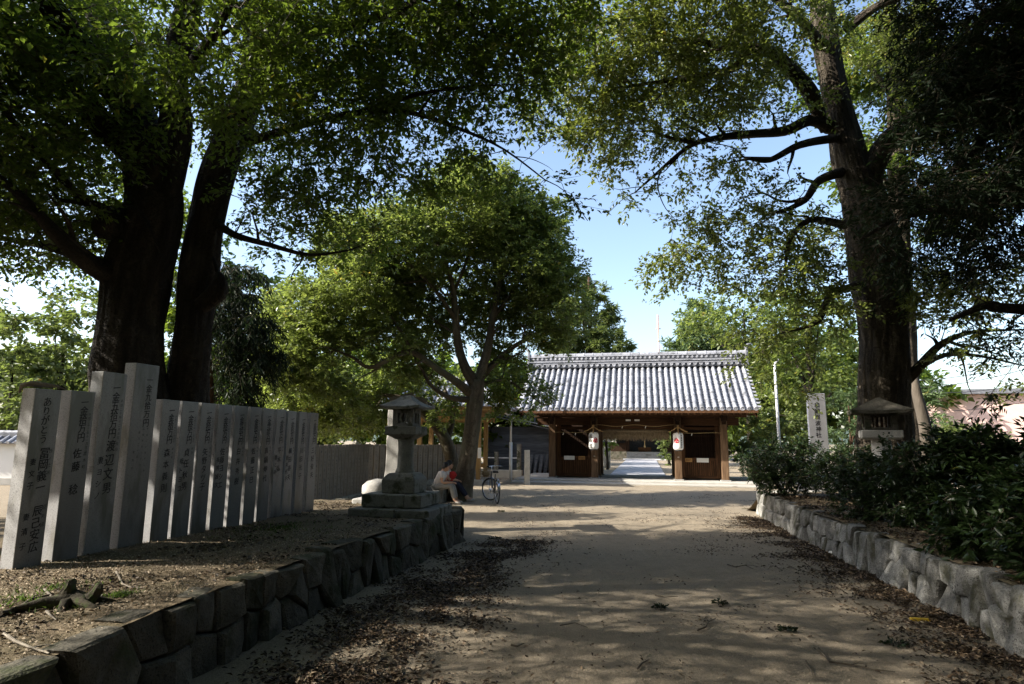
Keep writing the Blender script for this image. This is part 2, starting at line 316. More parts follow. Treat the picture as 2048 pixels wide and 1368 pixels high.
def bark_tubes(name, limbs, m, n=14, rough=.04):
    """smooth swept limbs with a vector attribute for the bark pattern"""
    V = []; F = []; A = []
    for li, lm in enumerate(limbs):
        pts = [Vector(p) for p, r in lm]; rad = [r for p, r in lm]; P = []; Q = []; main = li == 0 and n >= 18
        big = max(rad) > .09; steps = 9 if main else 5 if big else 3
        for i in range(len(pts) - 1):
            p0 = pts[max(i - 1, 0)]; p1 = pts[i]; p2 = pts[i + 1]; p3 = pts[min(i + 2, len(pts) - 1)]
            for k in range(steps):
                t = k / steps
                P.append(.5 * ((2 * p1) + (p2 - p0) * t + (2 * p0 - 5 * p1 + 4 * p2 - p3) * t * t + (3 * p1 - p0 - 3 * p2 + p3) * t ** 3)); Q.append(rad[i] * (1 - t) + rad[i + 1] * t)
        P.append(pts[-1]); Q.append(rad[-1]); nn = 84 if main else n if big else (7 if max(rad) > .03 else 4); b0 = len(V); up = None; s = 0
        for i, p in enumerate(P):
            d = (P[min(i + 1, len(P) - 1)] - P[max(i - 1, 0)]).normalized()
            if i: s += (p - P[i - 1]).length
            if up is None: up = Vector((1, 0, 0)) if abs(d.x) < .8 else Vector((0, 1, 0))
            a = (up - d * up.dot(d)).normalized(); b = d.cross(a); up = a; R0 = sum(Q) / len(Q)
            for j in range(nn):
                t = 2 * math.pi * j / nn; q = Vector((math.cos(t), math.sin(t), 0)) 
                k = 1 + (rough * 3.0 * mnoise.noise(Vector((q.x * 1.3, q.y * 1.3, s * .9 + li * 7))) + rough * mnoise.noise(Vector((q.x * 4, q.y * 4, s * 1.5 + li)))) if big else 1
                if main: k += .035 * (.5 - abs(mnoise.noise(Vector((q.x * 9, q.y * 9, s * 1.1))))) * 1.6 + .02 * mnoise.noise(Vector((q.x * 20, q.y * 20, s * 4)))
                V.append(p + (a * q.x + b * q.y) * Q[i] * k); A.append((q.x * R0 + li * 3.1, q.y * R0, s + li * 1.7))
        for i in range(len(P) - 1):
            for j in range(nn):
                F.append((b0 + i * nn + j, b0 + i * nn + (j + 1) % nn, b0 + (i + 1) * nn + (j + 1) % nn, b0 + (i + 1) * nn + j))
        F.append(tuple(b0 + (len(P) - 1) * nn + j for j in range(nn)))
    me = bpy.data.meshes.new(name); me.from_pydata(V, [], F); me.materials.append(m)
    at_ = me.attributes.new('bc', 'FLOAT_VECTOR', 'POINT'); at_.data.foreach_set('vector', np.array(A, dtype=np.float32).reshape(-1))
    me.polygons.foreach_set('use_smooth', [True] * len(me.polygons)); me.update(); return me
def tubes_np(name, segs, m):
    """many thin three-sided twigs: (p0, p1, r0, r1)"""
    p0, p1, r0, r1 = segs; n = len(p0); d = nrm(p1 - p0)
    a = nrm(np.cross(d, np.array([.31, .57, .76]))); b = np.cross(d, a); V = np.empty((n, 6, 3))
    for j in range(3):
        t = 2 * math.pi * j / 3; o = a * math.cos(t) + b * math.sin(t)
        V[:, j] = p0 + o * r0[:, None]; V[:, 3 + j] = p1 + o * r1[:, None]
    q = np.array([0, 1, 4, 3, 1, 2, 5, 4, 2, 0, 3, 5]); idx = np.arange(n)[:, None] * 6 + q
    me = bpy.data.meshes.new(name); me.vertices.add(n * 6); me.vertices.foreach_set('co', V.reshape(-1).astype(np.float32))
    me.loops.add(n * 12); me.loops.foreach_set('vertex_index', idx.reshape(-1).astype(np.int32))
    me.polygons.add(n * 3); me.polygons.foreach_set('loop_start', np.arange(0, n * 12, 4, dtype=np.int32))
    me.update(calc_edges=True); me.materials.append(m); return me
def grow(limbs, cl, seed=0):
    """join every cluster to the nearest wood with a bent branch"""
    nod = []; 
    for lm in limbs:
        for i in range(len(lm) - 1):
            a, b = Vector(lm[i][0]), Vector(lm[i + 1][0]); k = max(1, int((b - a).length / .35))
            for j in range(k):
                t = (j + 1) / k; nod.append((*(a.lerp(b, t)), lm[i][1] * (1 - t) + lm[i + 1][1] * t))
    nod = np.array(nod); cap = len(nod) + len(cl) * 8; buf = np.empty((cap, 4)); cnt = len(nod); buf[:cnt] = nod
    d0 = np.array([np.min(np.sum((nod[:, :3] - c) ** 2, 1)) for c in cl]); order = np.argsort(d0)
    P0 = []; P1 = []; R0 = []; R1 = []; outw = np.zeros_like(cl)
    for i in order:
        c = cl[i]; dd = np.sum((buf[:cnt, :3] - c) ** 2, 1) ** .5 - np.minimum(buf[:cnt, 3], .1) * 3
        j = int(np.argmin(dd)); a = buf[j, :3].copy(); ln = np.linalg.norm(c - a)
        if ln < .02: outw[i] = (0, 0, 1); continue
        k = int(min(5, max(2, ln / .35))); r = min(buf[j, 3] * .75, .006 + .016 * ln); prev = a; pr = r
        bend = np.array([rnd.uniform(-1, 1), rnd.uniform(-1, 1), rnd.uniform(.1, 1)]) * ln * .13
        for q in range(1, k + 1):
            t = q / k; p = a + (c - a) * t + bend * math.sin(t * math.pi) + (rng.normal(size=3) * ln * .03 if q < k else 0); rr = r * (1 - t) + .004 * t
            P0.append(prev); P1.append(p); R0.append(pr); R1.append(rr); buf[cnt] = (*p, rr); cnt += 1; prev = p; pr = rr
        outw[i] = (c - a) / ln
    return (np.array(P0), np.array(P1), np.array(R0), np.array(R1)), outw
def tree(name, label, cat, limbs, blobs, dens, nleaf, spread, L, W, lm, bm_, droop=.3, flat=.55, group=None, base=None, twigs=4, n=14, rough=.04, twigm=None, wisps=True, sides=0):
    b = Vector(base if base is not None else limbs[0][0][0]); root = empty(name, b, 0, label, cat, group)
    limbs = [[(Vector(p), r) for p, r in l] for l in limbs]
    for l in list(limbs[1:]) if sides else []:                       # side limbs and a thin end on every bough
        cum = sum((l[i + 1][0] - l[i][0]).length for i in range(len(l) - 1)); k = int(cum * sides)
        for q in range(k):
            t = .3 + .7 * (q + rnd.random() * .6) / k; f = min(.999, t) * (len(l) - 1); i = int(f); p = l[i][0].lerp(l[i + 1][0], f - i); r = (l[i][1] * (1 - f + i) + l[i + 1][1] * (f - i))
            d = (l[i + 1][0] - l[i][0]).normalized(); s = Vector((rnd.gauss(0, 1), rnd.gauss(0, 1), rnd.gauss(0, .6))); s = (s - d * s.dot(d)).normalized(); dr = (d * .8 + s * .9).normalized(); ln = rnd.uniform(.5, 1.3)
            r0 = min(r * .6, .045); pts = [(p, r0)]; c = p
            for m in range(4):
                dr = (dr + Vector((rnd.gauss(0, .28), rnd.gauss(0, .28), rnd.gauss(.04, .22)))).normalized(); c = c + dr * ln / 4; pts.append((c, r0 * (.78 - .18 * m)))
            limbs.append(pts)
        d = (l[-1][0] - l[-2][0]).normalized(); limbs.append([(l[-1][0], l[-1][1]), (l[-1][0] + d * .35 + Vector((0, 0, rnd.uniform(-.1, .12))), l[-1][1] * .6), (l[-1][0] + d * .75 + Vector((0, 0, rnd.uniform(-.2, .2))), .005)])
    loc = [[(p - b, r) for p, r in l] for l in limbs]
    link('trunk', bark_tubes('trunk', loc, bm_, n, rough), root)
    cl = blob_points(blobs, dens); segs, outw = grow(limbs, cl)
    P, ax, nm, LL, WW, (c, d, ln) = spray(cl, outw, nleaf, spread, droop, L, W, flat, twigs)
    bb = np.array(b)
    if wisps:
        segs = (np.concatenate([segs[0], c]), np.concatenate([segs[1], c + d * (ln * .9)[:, None]]), np.concatenate([segs[2], np.full(len(c), .0035)]), np.concatenate([segs[3], np.full(len(c), .0018)]))
    tw = link('branch', tubes_np('branch', (segs[0] - bb, segs[1] - bb, segs[2], segs[3]), twigm or M_['twig']), root); tw['kind'] = 'stuff'
    cval = np.repeat(rng.random(len(cl)), len(P) // len(cl)); lv = np.clip(cval * .6 + rng.random(len(P)) * .42, 0, 1)
    cr = link('crown', leaf_mesh('crown', P - bb, ax, nm, LL, WW, lm, lv), root); cr['kind'] = 'stuff'
    return root
#PART2
# ================================================================= GROUND
def terrain(name, xs, ys, zf, m, xf=None):
    V = [];  nx, ny = len(xs), len(ys)
    for y in ys:
        for x in xs:
            X = xf(x, y) if xf else x
            V.append((X, y, zf(X, y)))
    F = [(j * nx + i, j * nx + i + 1, (j + 1) * nx + i + 1, (j + 1) * nx + i) for j in range(ny - 1) for i in range(nx - 1)]
    me = bpy.data.meshes.new(name); me.from_pydata(V, [], F); me.materials.append(m)
    me.polygons.foreach_set('use_smooth', [True] * len(me.polygons)); me.update()
    return tag(link(name, me), kind='structure')
def nz(x, y, s, k=0): return mnoise.noise(Vector((x * s, y * s, k)))
xs = sorted(set([round(-9 + i * .12, 3) for i in range(170)] + [-900, -500, -250, -120, -70, -45, -30, -22, -17, -13, -11, 12.5, 14, 16, 20, 26, 35, 50, 75, 120, 250, 500, 900]))
ys = sorted(set([round(1 + i * .13, 3) for i in range(180)] + [-300, -120, -50, -20, -8, -3, 0, 25, 26.5, 28, 30, 33, 37, 42, 50, 60, 75, 100, 150, 250, 450, 800, 1400]))
terrain('ground', xs, ys, lambda x, y: (.016 * nz(x, y, .6) + .009 * nz(x, y, 2.5, 3)) if 0 < y < 24.6 and -9.1 < x < 11.4 else 0, M_['dirt'])
LW = [(-.76, 10.53), (-1.2, 8.7), (-1.67, 6.9), (-2.0, 5.26), (-2.13, 4.52), (-2.27, 3.4), (-2.37, 2.2), (-2.45, .8)]
RW = [(5.63, 14.57), (5.16, 12.15), (4.71, 9.58), (4.44, 7.6), (4.15, 5.9), (3.92, 5.06), (3.72, 4.0), (3.4, 2.4), (3.1, .8)]
def wx(W, y):
    for a, b in zip(W, W[1:]):
        if b[1] <= y <= a[1]:
            t = (y - b[1]) / (a[1] - b[1]); return b[0] + (a[0] - b[0]) * t
    return W[0][0] + (y - W[0][1]) * (W[0][0] - W[1][0]) / (W[0][1] - W[1][1]) if y > W[0][1] else W[-1][0]
def sm(t): t = max(0, min(1, t)); return t * t * (3 - 2 * t)
def bedz(x, y):
    z = .518 + .016 * nz(x, y, 1.5) + .012 * nz(x, y, 6, 2) + .006 * nz(x, y, 18, 5)
    z *= 1 - sm((-4.9 - .22 * (y - 5) - x) / 1.8) * .95          # slopes away behind the pillars
    z *= 1 - sm((y - 11.6) / 1.8)
    return z - .006
bx_ = [i / 70 for i in range(71)]
byy = [-1 + i * .11 for i in range(134)]
def bedx(t, y):
    e = wx(LW, min(y, 10.53)) - .045 - (max(0, y - 10.45) * 1.5)
    return e - (t ** 1.5) * 9
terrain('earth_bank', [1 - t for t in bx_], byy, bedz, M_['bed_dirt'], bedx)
def rbz(x, y): 
    z = .505 + .02 * nz(x, y, 1.1, 7) + .014 * nz(x, y, 6, 9)
    return z * (1 - sm((y - 14.2) / 1.3)) * (1 - sm((x - 13) / 3)) - .006
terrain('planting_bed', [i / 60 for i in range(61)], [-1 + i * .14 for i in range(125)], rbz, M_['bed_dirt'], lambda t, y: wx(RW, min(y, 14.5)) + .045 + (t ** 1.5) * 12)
# ================================================================= DRY-STONE RETAINING WALLS
def clip(poly, px, pz, nx_, nz_):
    out = []
    for i in range(len(poly)):
        a, b = poly[i], poly[(i + 1) % len(poly)]
        da = (a[0] - px) * nx_ + (a[1] - pz) * nz_; db = (b[0] - px) * nx_ + (b[1] - pz) * nz_
        if da <= 0: out.append(a)
        if (da < 0 < db) or (db < 0 < da):
            t = da / (da - db); out.append((a[0] + (b[0] - a[0]) * t, a[1] + (b[1] - a[1]) * t))
    return out
def stone_wall(label, W, H, side, m, seed, wrap=None):
    r = random.Random(seed); pts = [Vector((x, y, 0)) for x, y in W]
    if wrap: pts = [Vector((*p, 0)) for p in wrap] + pts
    cum = [0]
    for a, b in zip(pts, pts[1:]): cum.append(cum[-1] + (b - a).length)
    Lt = cum[-1]
    def pos(s, z, d):
        s = max(0, min(Lt - 1e-4, s)); i = max(k for k in range(len(cum) - 1) if cum[k] <= s); a, b = pts[i], pts[i + 1]
        t = (b - a).normalized(); nn = Vector((t.y, -t.x, 0)) * side
        if i + 1 < len(cum) - 1 and cum[i + 1] - s < .12:
            t2 = (pts[i + 2] - b).normalized(); nn = nn.lerp(Vector((t2.y, -t2.x, 0)) * side, .5 * (1 - (cum[i + 1] - s) / .12)).normalized()
        return a + t * (s - cum[i]) + nn * (d - .12 * (z / H) * .5) + Vector((0, 0, z))
    root = empty('stone_retaining_wall', pos(Lt / 2, 0, 0), 0, label, 'stone wall'); b0 = root.location.copy()
    seeds = []; s = .1
    while s < Lt:
        w = r.uniform(.17, .32); k = r.random()
        if k < .34: seeds.append((s, H * r.uniform(.45, .55)))
        else:
            seeds.append((s + r.uniform(-.06, .06), H * r.uniform(.12, .26))); seeds.append((s + r.uniform(-.08, .08), H * r.uniform(.62, .85)))
        s += w
    for i, (sx, sz) in enumerate(seeds):
        top = H * r.uniform(.93, 1.06)
        poly = [(sx - .5, -.06), (sx + .5, -.06), (sx + .5, top), (sx - .5, top)]
        poly = clip(poly, 0.0, 0, -1, 0); poly = clip(poly, Lt, 0, 1, 0)
        for j, (tx, tz) in enumerate(seeds):
            if j != i and abs(tx - sx) < 1.1:
                dx, dz = tx - sx, tz - sz; poly = clip(poly, sx + dx / 2, sz + dz / 2, dx, dz)
        if len(poly) < 3: continue
        q = []
        for a, b in zip(poly, poly[1:] + poly[:1]):
            ln = math.hypot(b[0] - a[0], b[1] - a[1])
            if ln < .015: continue
            k = 2 if ln > .12 else 1
            q += [(a[0] + (b[0] - a[0]) * (t + .02) / k, a[1] + (b[1] - a[1]) * (t + .02) / k) for t in range(k)]
        if len(q) < 3: continue
        cx = sum(p[0] for p in q) / len(q); cz = sum(p[1] for p in q) / len(q)
        prd = r.uniform(.0, .05); tl, tz2 = r.uniform(-.25, .25), r.uniform(-.2, .2); V = []; n = len(q)
        for f, d in ((.985, -.17), (.985, -.035), (.95, -.008), (.86, .012), (.5, .02)):
            for p in q:
                x = cx + (p[0] - cx) * f; z = cz + (p[1] - cz) * f
                if f < .99:
                    o = mnoise.noise_vector(Vector((x * 7, z * 7, seed + i))) * (.02 if d > -.2 else 0); x += o.x; z += o.y; dd = d + o.z * .9
                else: dd = d
                if d > -.2: dd += prd + tl * (x - cx) + tz2 * (z - cz)
                V.append(pos(x, z, dd) - b0)
        V.append(pos(cx, cz, .026 + prd) - b0)
        F = [(k * n + a, k * n + (a + 1) % n, (k + 1) * n + (a + 1) % n, (k + 1) * n + a) for k in range(4) for a in range(n)] + [(4 * n + a, 4 * n + (a + 1) % n, 5 * n) for a in range(n)] + [tuple(range(n - 1, -1, -1))]
        me = bpy.data.meshes.new('stone'); me.from_pydata(V, [], F); me.materials.append(m)
        bm = bmesh.new(); bm.from_mesh(me); bmesh.ops.recalc_face_normals(bm, faces=bm.faces[:]); bm.to_mesh(me); bm.free()
        link('stone', me, root)
    b = MB(); N_ = 40
    for k in range(N_):                                              # earth packed behind the stones
        s0, s1 = Lt * k / N_, Lt * (k + 1) / N_
        n0 = len(b.v); b.v += [tuple(pos(s, z, d) - b0) for s in (s0, s1) for z, d in ((0, -.09), (H * .93, -.09), (H * .93, -.36), (0, -.36))]
        b.f += [(n0, n0 + 1, n0 + 5, n0 + 4), (n0 + 1, n0 + 2, n0 + 6, n0 + 5), (n0 + 2, n0 + 3, n0 + 7, n0 + 6)]
    b.build('earth_fill', M_['bed_dirt'], root)
    return root
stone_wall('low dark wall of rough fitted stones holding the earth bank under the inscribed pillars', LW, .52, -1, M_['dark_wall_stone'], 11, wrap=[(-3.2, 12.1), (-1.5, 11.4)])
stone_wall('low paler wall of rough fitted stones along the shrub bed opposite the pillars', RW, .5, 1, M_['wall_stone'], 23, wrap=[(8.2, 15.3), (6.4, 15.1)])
# ================================================================= LETTERING
DG = None; GL = {}
def glyph(ch):
    if ch not in GL:
        cu = bpy.data.curves.new('glyph', 'FONT'); cu.body = ch; cu.resolution_u = 2; cu.size = 1
        ob = bpy.data.objects.new('glyph', cu); COL.objects.link(ob); dg = bpy.context.evaluated_depsgraph_get()
        me = ob.evaluated_get(dg).to_mesh(); v = [tuple(x.co) for x in me.vertices]; f = [tuple(p.vertices) for p in me.polygons]
        if v:
            xs_ = [p[0] for p in v]; ox = (min(xs_) + max(xs_)) / 2
            v = [(x - ox, y - .37, 0) for x, y, z in v]
        ob.evaluated_get(dg).to_mesh_clear(); bpy.data.objects.remove(ob); GL[ch] = (v, f)
    return GL[ch]
def column(mb, text, x, ztop, size, step=None, M=None, wob=.04, r=rnd, shear=.12, curve=None):
    """characters one under another in the local x-z plane"""
    z = ztop - size / 2; step = step or size * 1.05
    for ch in text:
        if ch == ' ': z -= step * .55; continue
        v, f = glyph(ch); a = r.uniform(-wob, wob); s = size * r.uniform(.94, 1.06); ca, sa = math.cos(a), math.sin(a); q = []
        for X, Y, _ in v:
            Y2 = Y + X * shear; X2, Y2 = X * ca - Y2 * sa, X * sa + Y2 * ca
            q.append((x + X2 * s * .92, 0, z + Y2 * s) if curve is None else curve(x + X2 * s * .92, z + Y2 * s))
        mb.add(q, f, M)
        if size > .05:
            e = size * .018; mb.add([(a_[0] + e, a_[1] - .0004 if curve is None else a_[1], a_[2] + e * .6) for a_ in q], f, M); mb.add([(a_[0] - e, a_[1] - .0008 if curve is None else a_[1], a_[2] - e * .6) for a_ in q], f, M)
        z -= step
    return z
# ================================================================= INSCRIBED PILLARS
RD = Vector((.2228, .9749, 0)); RN = Vector((.9749, -.2228, 0)); RANG = math.atan2(RD.x, RD.y)
PIL = [(-4.12, 5.39, 2.02, .25), (-4.04, 5.73, 2.03, .25), (-3.97, 6.03, 2.24, .29), (-3.88, 6.40, 2.37, .31), (-3.79, 6.79, 2.02, .25), (-3.73, 7.09, 2.02, .26), (-3.66, 7.39, 2.02, .24), (-3.59, 7.68, 2.02, .25),
       (-3.52, 7.98, 2.02, .25), (-3.45, 8.28, 2.02, .24), (-3.39, 8.57, 2.02, .24), (-3.32, 8.88, 2.02, .22), (-3.26, 9.15, 2.01, .22), (-3.19, 9.43, 2.01, .22), (-3.12, 9.75, 2.01, .23)]
LAB = ['nearest inscribed pillar, a curved root lying on its top, rounded hiragana lettering', 'short inscribed pillar second from the near end, squeezed before the two tall ones', 'shorter of the two tall inscribed pillars, bold characters and a second column at lower left',
       'tallest inscribed pillar of the row, its upper face catching light and faint small lettering below', 'first short pillar right after the tallest one, sun spot on its upper face', 'inscribed pillar second after the tallest, pale sun patch behind its top characters', 'inscribed pillar third after the tallest one, single column with no sun patch',
       'inscribed pillar fourth after the tallest, two short name columns at mid height', 'inscribed pillar fifth after the tallest, with a faint brown sheen at mid height', 'inscribed pillar with bolder darker characters near the middle of the receding row', 'inscribed pillar just beyond the bold lettered one in the receding row',
       'fourth inscribed pillar from the far end, name written in two columns', 'third inscribed pillar from the far end of the row', 'second inscribed pillar from the far end of the row', 'last inscribed pillar at the far end of the row, next to the slab fence']
TX = [[('ありがとう', .0, .07, .082, .081), ('冨岡義一', .03, .51, .095, .097), ('妻文子', -.065, .6, .06, .1), ('西ノ土居', .085, .52, .036, .062), ('辰己安広', .03, 1.0, .092, .1), ('妻清子', -.065, 1.06, .06, .12), ('姫夫婦', .085, 1.0, .04, .075)],
      [('一金拾万円', .02, .06, .085, .082), ('佐藤', .0, .53, .09, .118), ('稔', .0, .85, .1, .1), ('平成二十二年十一月吉日', .085, .2, .03, .034), ('高木町', .08, .56, .036, .06)],
      [('一金五拾万円', .03, .1, .098, .09), ('渡辺文男', .03, .66, .115, .135), ('妻ヨシノ', -.07, .82, .07, .11), ('平成二十年十二月吉日', .105, .26, .033, .04), ('熊田', .1, .68, .036, .055)],
      [('一金九拾万円', .04, .12, .085, .09), ('平成二十年十二月', .07, .66, .026, .062), ('広島市元三十一', .02, .66, .026, .062), ('香川二十五', -.03, .7, .026, .062), ('寄進す', -.08, .9, .026, .08)]]
NM = [('一金拾万円', '森本義則', ''), ('一金拾万円', '貞任秋男', '母トヨコ'), ('一金拾万円', '矢野タツ子', ''), ('一金拾万円', '佐藤ヨシエ', '長男誠次'), ('一金弐拾万円', '白井秀樹', ''), ('一金拾万円', '佐藤正巳', ''), ('一金弐拾万円', '真鍋伸代', ''),
      ('一金拾万円', '平木弘', '妻とみ'), ('一金拾万円', '楠田春夫', '妻美代子'), ('一金拾万円', '川田光子', ''), ('一金拾万円', '三好俊夫', '')]
for i, (x, y, top, w) in enumerate(PIL):
    th = .14; H = top - .44
    p = Vector((x, y, .44)) + RD * (w / 2) - RN * (th / 2)
    o = MB().box((0, 0, H / 2), (th, w, H)).build('stone_pillar', M_['granite_polished'], None, p, (0, 0, -RANG + rnd.uniform(-.015, .015)), bevel=.004)
    tag(o, LAB[i], 'pillar', 'inscribed stone pillars in a row on the earth bank'); o.data.name = 'stone_pillar'
    o.data.materials.append(M_['sunlit_sawn_granite'])
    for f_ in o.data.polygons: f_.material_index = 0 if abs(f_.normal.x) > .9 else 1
    # sawn ends, same stone, are coloured paler to carry the sun on them; the lettering sits on the side towards the way
    M = T((th / 2 + .0015, 0, H)) @ RZ(math.pi / 2); mb = MB(); r2 = random.Random(40 + i)
    if i < 4:
        for (t, cx, zt, sz, st) in TX[i]: column(mb, t, cx, -zt + sz * .03, sz * 1.06, st, M, r=r2)
    else:
        a, b, c = NM[i - 4]; k = .094
        column(mb, a, .02, -.07, k, .4 / len(a), M, r=r2)
        column(mb, b, .0, -.53, k, .125 if len(b) < 5 else .1, M, r=r2)
        if c: column(mb, c, -.07, -.64, k * .75, .1, M, r=r2)
        column(mb, '平成二十年十二月吉日', .085, -.17, .026, .03, M, r=r2)
        column(mb, '熊田' if i % 2 else '高木町', .08, -.52, .03, .045, M, r=r2)
    tag(mb.build('inscription', M_['ink'], o), kind='stuff')

kr = empty('stone_kerb', Vector((-3.35, 7.9, .45)), -RANG, 'low stone footing along the far pillars, dark against the earth', 'kerb')
kb = MB().box((0, 1.0, .0), (.3, 2.6, .08)); kb.build('kerb_stone', M_['old_granite'], kr, bevel=.008)
# root lying on the first pillar
rt = MB(); c0 = Vector((-4.17, 5.45, 2.035))
rt.tube([c0 + Vector(v) for v in ((-.15, .02, -.045), (-.1, -.02, .015), (-.02, .0, .035), (.06, .02, .03), (.1, .1, .02), (.13, .2, -.0))], [.01, .018, .02, .016, .012, .005], 7)
rt.tube([c0 + Vector(v) for v in ((-.1, -.02, .01), (-.09, .05, .02), (-.02, .12, .015), (.05, .22, .005))], [.014, .014, .01, .004], 6)
tag(rt.build('dried_root', M_['dead_wood'], noise_amp=.008, noise_sc=14), 'curled dried root resting on top of the nearest inscribed pillar', 'root')
# ================================================================= STONE LANTERNS ON THE BANK
def block(parent, name, c, d, m='old_granite', bev=.015, taper=1, amp=.006, rz=0):
    return MB().box((0, 0, 0), d, taper=taper).build(name, M_[m], parent, c, (0, 0, rz), bevel=bev, sub=2 if amp else 0, noise_amp=amp, noise_sc=6, seed=rnd.random() * 9)
def rings(pr, n=4):
    """square stack: list of (half, z)"""
    V = []; 
    for h, z in pr: V += [(-h, -h, z), (h, -h, z), (h, h, z), (-h, h, z)]
    k = len(pr); F = [(i * 4 + j, i * 4 + (j + 1) % 4, i * 4 + 4 + (j + 1) % 4, i * 4 + 4 + j) for i in range(k - 1) for j in range(4)]
    F += [(3, 2, 1, 0), tuple((k - 1) * 4 + j for j in range(4))]
    b = MB(); b.v = V; b.f = F; return b
def curved_roof(h, z0, hz, edge=.05, top=.12, n=6, up=.05):
    """square lantern roof with hollow slopes and lifted corners"""
    V = []; F = []; N2 = 4 * n
    prof = [(h * .55, z0 + .02, 0), (h * .97, z0, 1), (h, z0 + edge, 1), (h * .7, z0 + edge + hz * .28, .5), (h * .42, z0 + edge + hz * .6, .2), (top, z0 + edge + hz, 0)]
    for hh, z, u in prof:
        for s in range(4):
            for k in range(n):
                t = -1 + 2 * k / n; a = s * math.pi / 2; x, y = t * hh, -hh
                V.append((x * math.cos(a) - y * math.sin(a), x * math.sin(a) + y * math.cos(a), z + up * u * abs(t) ** 3))
    for i in range(len(prof) - 1):
        for j in range(N2): F.append((i * N2 + j, i * N2 + (j + 1) % N2, (i + 1) * N2 + (j + 1) % N2, (i + 1) * N2 + j))
    F += [tuple(range(N2 - 1, -1, -1)), tuple((len(prof) - 1) * N2 + j for j in range(N2))]
    b = MB(); b.v = V; b.f = F; return b
def window_frame(h, z0, z1, t=.035, open_=.55, depth=.03):
    """firebox: four corner posts, sill and lintel rails and inner side walls"""
    b = MB(); H = z1 - z0; w = h * (1 - open_)
    for sx in (-1, 1):
        for sy in (-1, 1): b.box((sx * (h - w / 2), sy * (h - w / 2), (z0 + z1) / 2), (w, w, H))
    g = 2 * (h - w)
    for s in (-1, 1):
        for z, hh in ((z0 + .025, .05), (z1 - .03, .06)):
            b.box((0, s * (h - .02), z), (g, .036, hh)); b.box((s * (h - .02), 0, z), (.036, g, hh))
    return b
L = empty('stone_lantern', (-1.62, 9.72, .44), -RANG, 'weathered grey stone lantern on a stepped base at the far end of the earth bank', 'stone lantern')
for (c, d) in (((-.26, -.1, .08), (.72, 1.0, .2)), ((.36, -.24, .08), (.5, .72, .2)), ((.36, .3, .08), (.5, .34, .2)), ((-.2, .56, .08), (.8, .3, .2))): block(L, 'step_block', c, d)
for (c, d) in (((-.17, -.0, .28), (.66, .86, .19)), ((.3, -.17, .28), (.26, .52, .19)), ((.3, .27, .28), (.26, .33, .19))): block(L, 'step_block', c, d)
pd = rings([(.26, .375), (.262, .575), (.2, .66), (.165, .675)]); pd.build('pedestal', M_['old_granite'], L, bevel=.01, sub=2, noise_amp=.006, noise_sc=7)
MB().lathe([(.15, .665), (.145, .7), (.125, .74), (.12, .85), (.118, 1.02), (.125, 1.14), (.135, 1.18)], 28).build('shaft', M_['old_granite'], L, smooth=True)
rings([(.13, 1.175), (.16, 1.2), (.245, 1.245), (.25, 1.255), (.25, 1.36), (.235, 1.37)]).build('platform', M_['old_granite'], L, bevel=.006)
fb = window_frame(.165, 1.368, 1.63, open_=.5).build('firebox', M_['old_granite'], L, bevel=.004)
mo = MB()
for a in range(4):
    m4 = RZ(a * math.pi / 2)
    if a in (0, 2):
        for k in range(7):                                            # crescent window plates on two sides, slit plates on the others
            t = -1 + 2 * k / 6; mo.box((-.055 + .03 * t * t, -.135, 1.5 + .075 * t), (.03, .012, .03), m4)
            mo.box((.055 - .03 * t * t, -.135, 1.5 + .075 * t), (.03, .012, .03), m4)
    else:
        mo.box((-.07, -.14, 1.5), (.06, .014, .17), m4); mo.box((.07, -.14, 1.5), (.06, .014, .17), m4)
mo.build('window_plate', M_['old_granite'], fb)
curved_roof(.32, 1.63, .18, .035, .06, up=.02).build('roof', M_['old_granite'], L, noise_amp=.008, noise_sc=8, sub=1, smooth=False)
# the taller, pale one behind it
L2 = empty('stone_lantern', (-2.06, 11.45, .2), -RANG + .05, 'taller pale stone lantern with rough gabled cap and sunlit plinth behind the grey one', 'stone lantern')
for (c, d) in (((-.5, -.36, .1), (.46, .6, .24)), ((-.03, -.36, .1), (.46, .6, .24)), ((-.5, .26, .1), (.46, .6, .24)), ((.3, .28, .1), (.78, .58, .24)), ((.45, -.36, .1), (.46, .6, .24))): block(L2, 'step_block', c, d, 'pale_granite')
block(L2, 'step_block', (-.06, .0, .3), (1.12, .98, .18), 'pale_granite')
bl = MB().lathe([(.02, -.14), (.2, -.13), (.25, -.02), (.23, .1), (.14, .19), (.02, .22)], 18)
tag(bl.build('boulder', M_['pale_granite'], None, L2.location + Vector((-.3, -.3, .52)), smooth=True, sub=1, noise_amp=.05, noise_sc=3.2), 'rounded pale boulder in sun at the foot of the tall stone lantern', 'boulder')
sh = rings([(.27, .38), (.22, .5), (.175, .7), (.155, 1.0), (.15, 1.6), (.15, 2.02)]); sh.build('shaft', M_['pale_granite'], L2, (.0, .0, 0), bevel=.012, sub=2, noise_amp=.016, noise_sc=4)
cp = MB(); n = 10
for k in range(n):
    t0, t1 = -1 + 2 * k / n, -1 + 2 * (k + 1) / n
    def zz(t): return 2.24 - .14 * abs(t) ** .8 - .02 * math.sin(t * 9)
    cp.add([(t0 * .38, -.4, zz(t0) - .07), (t1 * .38, -.4, zz(t1) - .07), (t1 * .38, .4, zz(t1) - .07), (t0 * .38, .4, zz(t0) - .07), (t0 * .38, -.44, zz(t0)), (t1 * .38, -.44, zz(t1)), (t1 * .38, .44, zz(t1)), (t0 * .38, .44, zz(t0))],
           [(0, 3, 2, 1), (4, 5, 6, 7), (0, 1, 5, 4), (2, 3, 7, 6), (1, 2, 6, 5), (3, 0, 4, 7)])
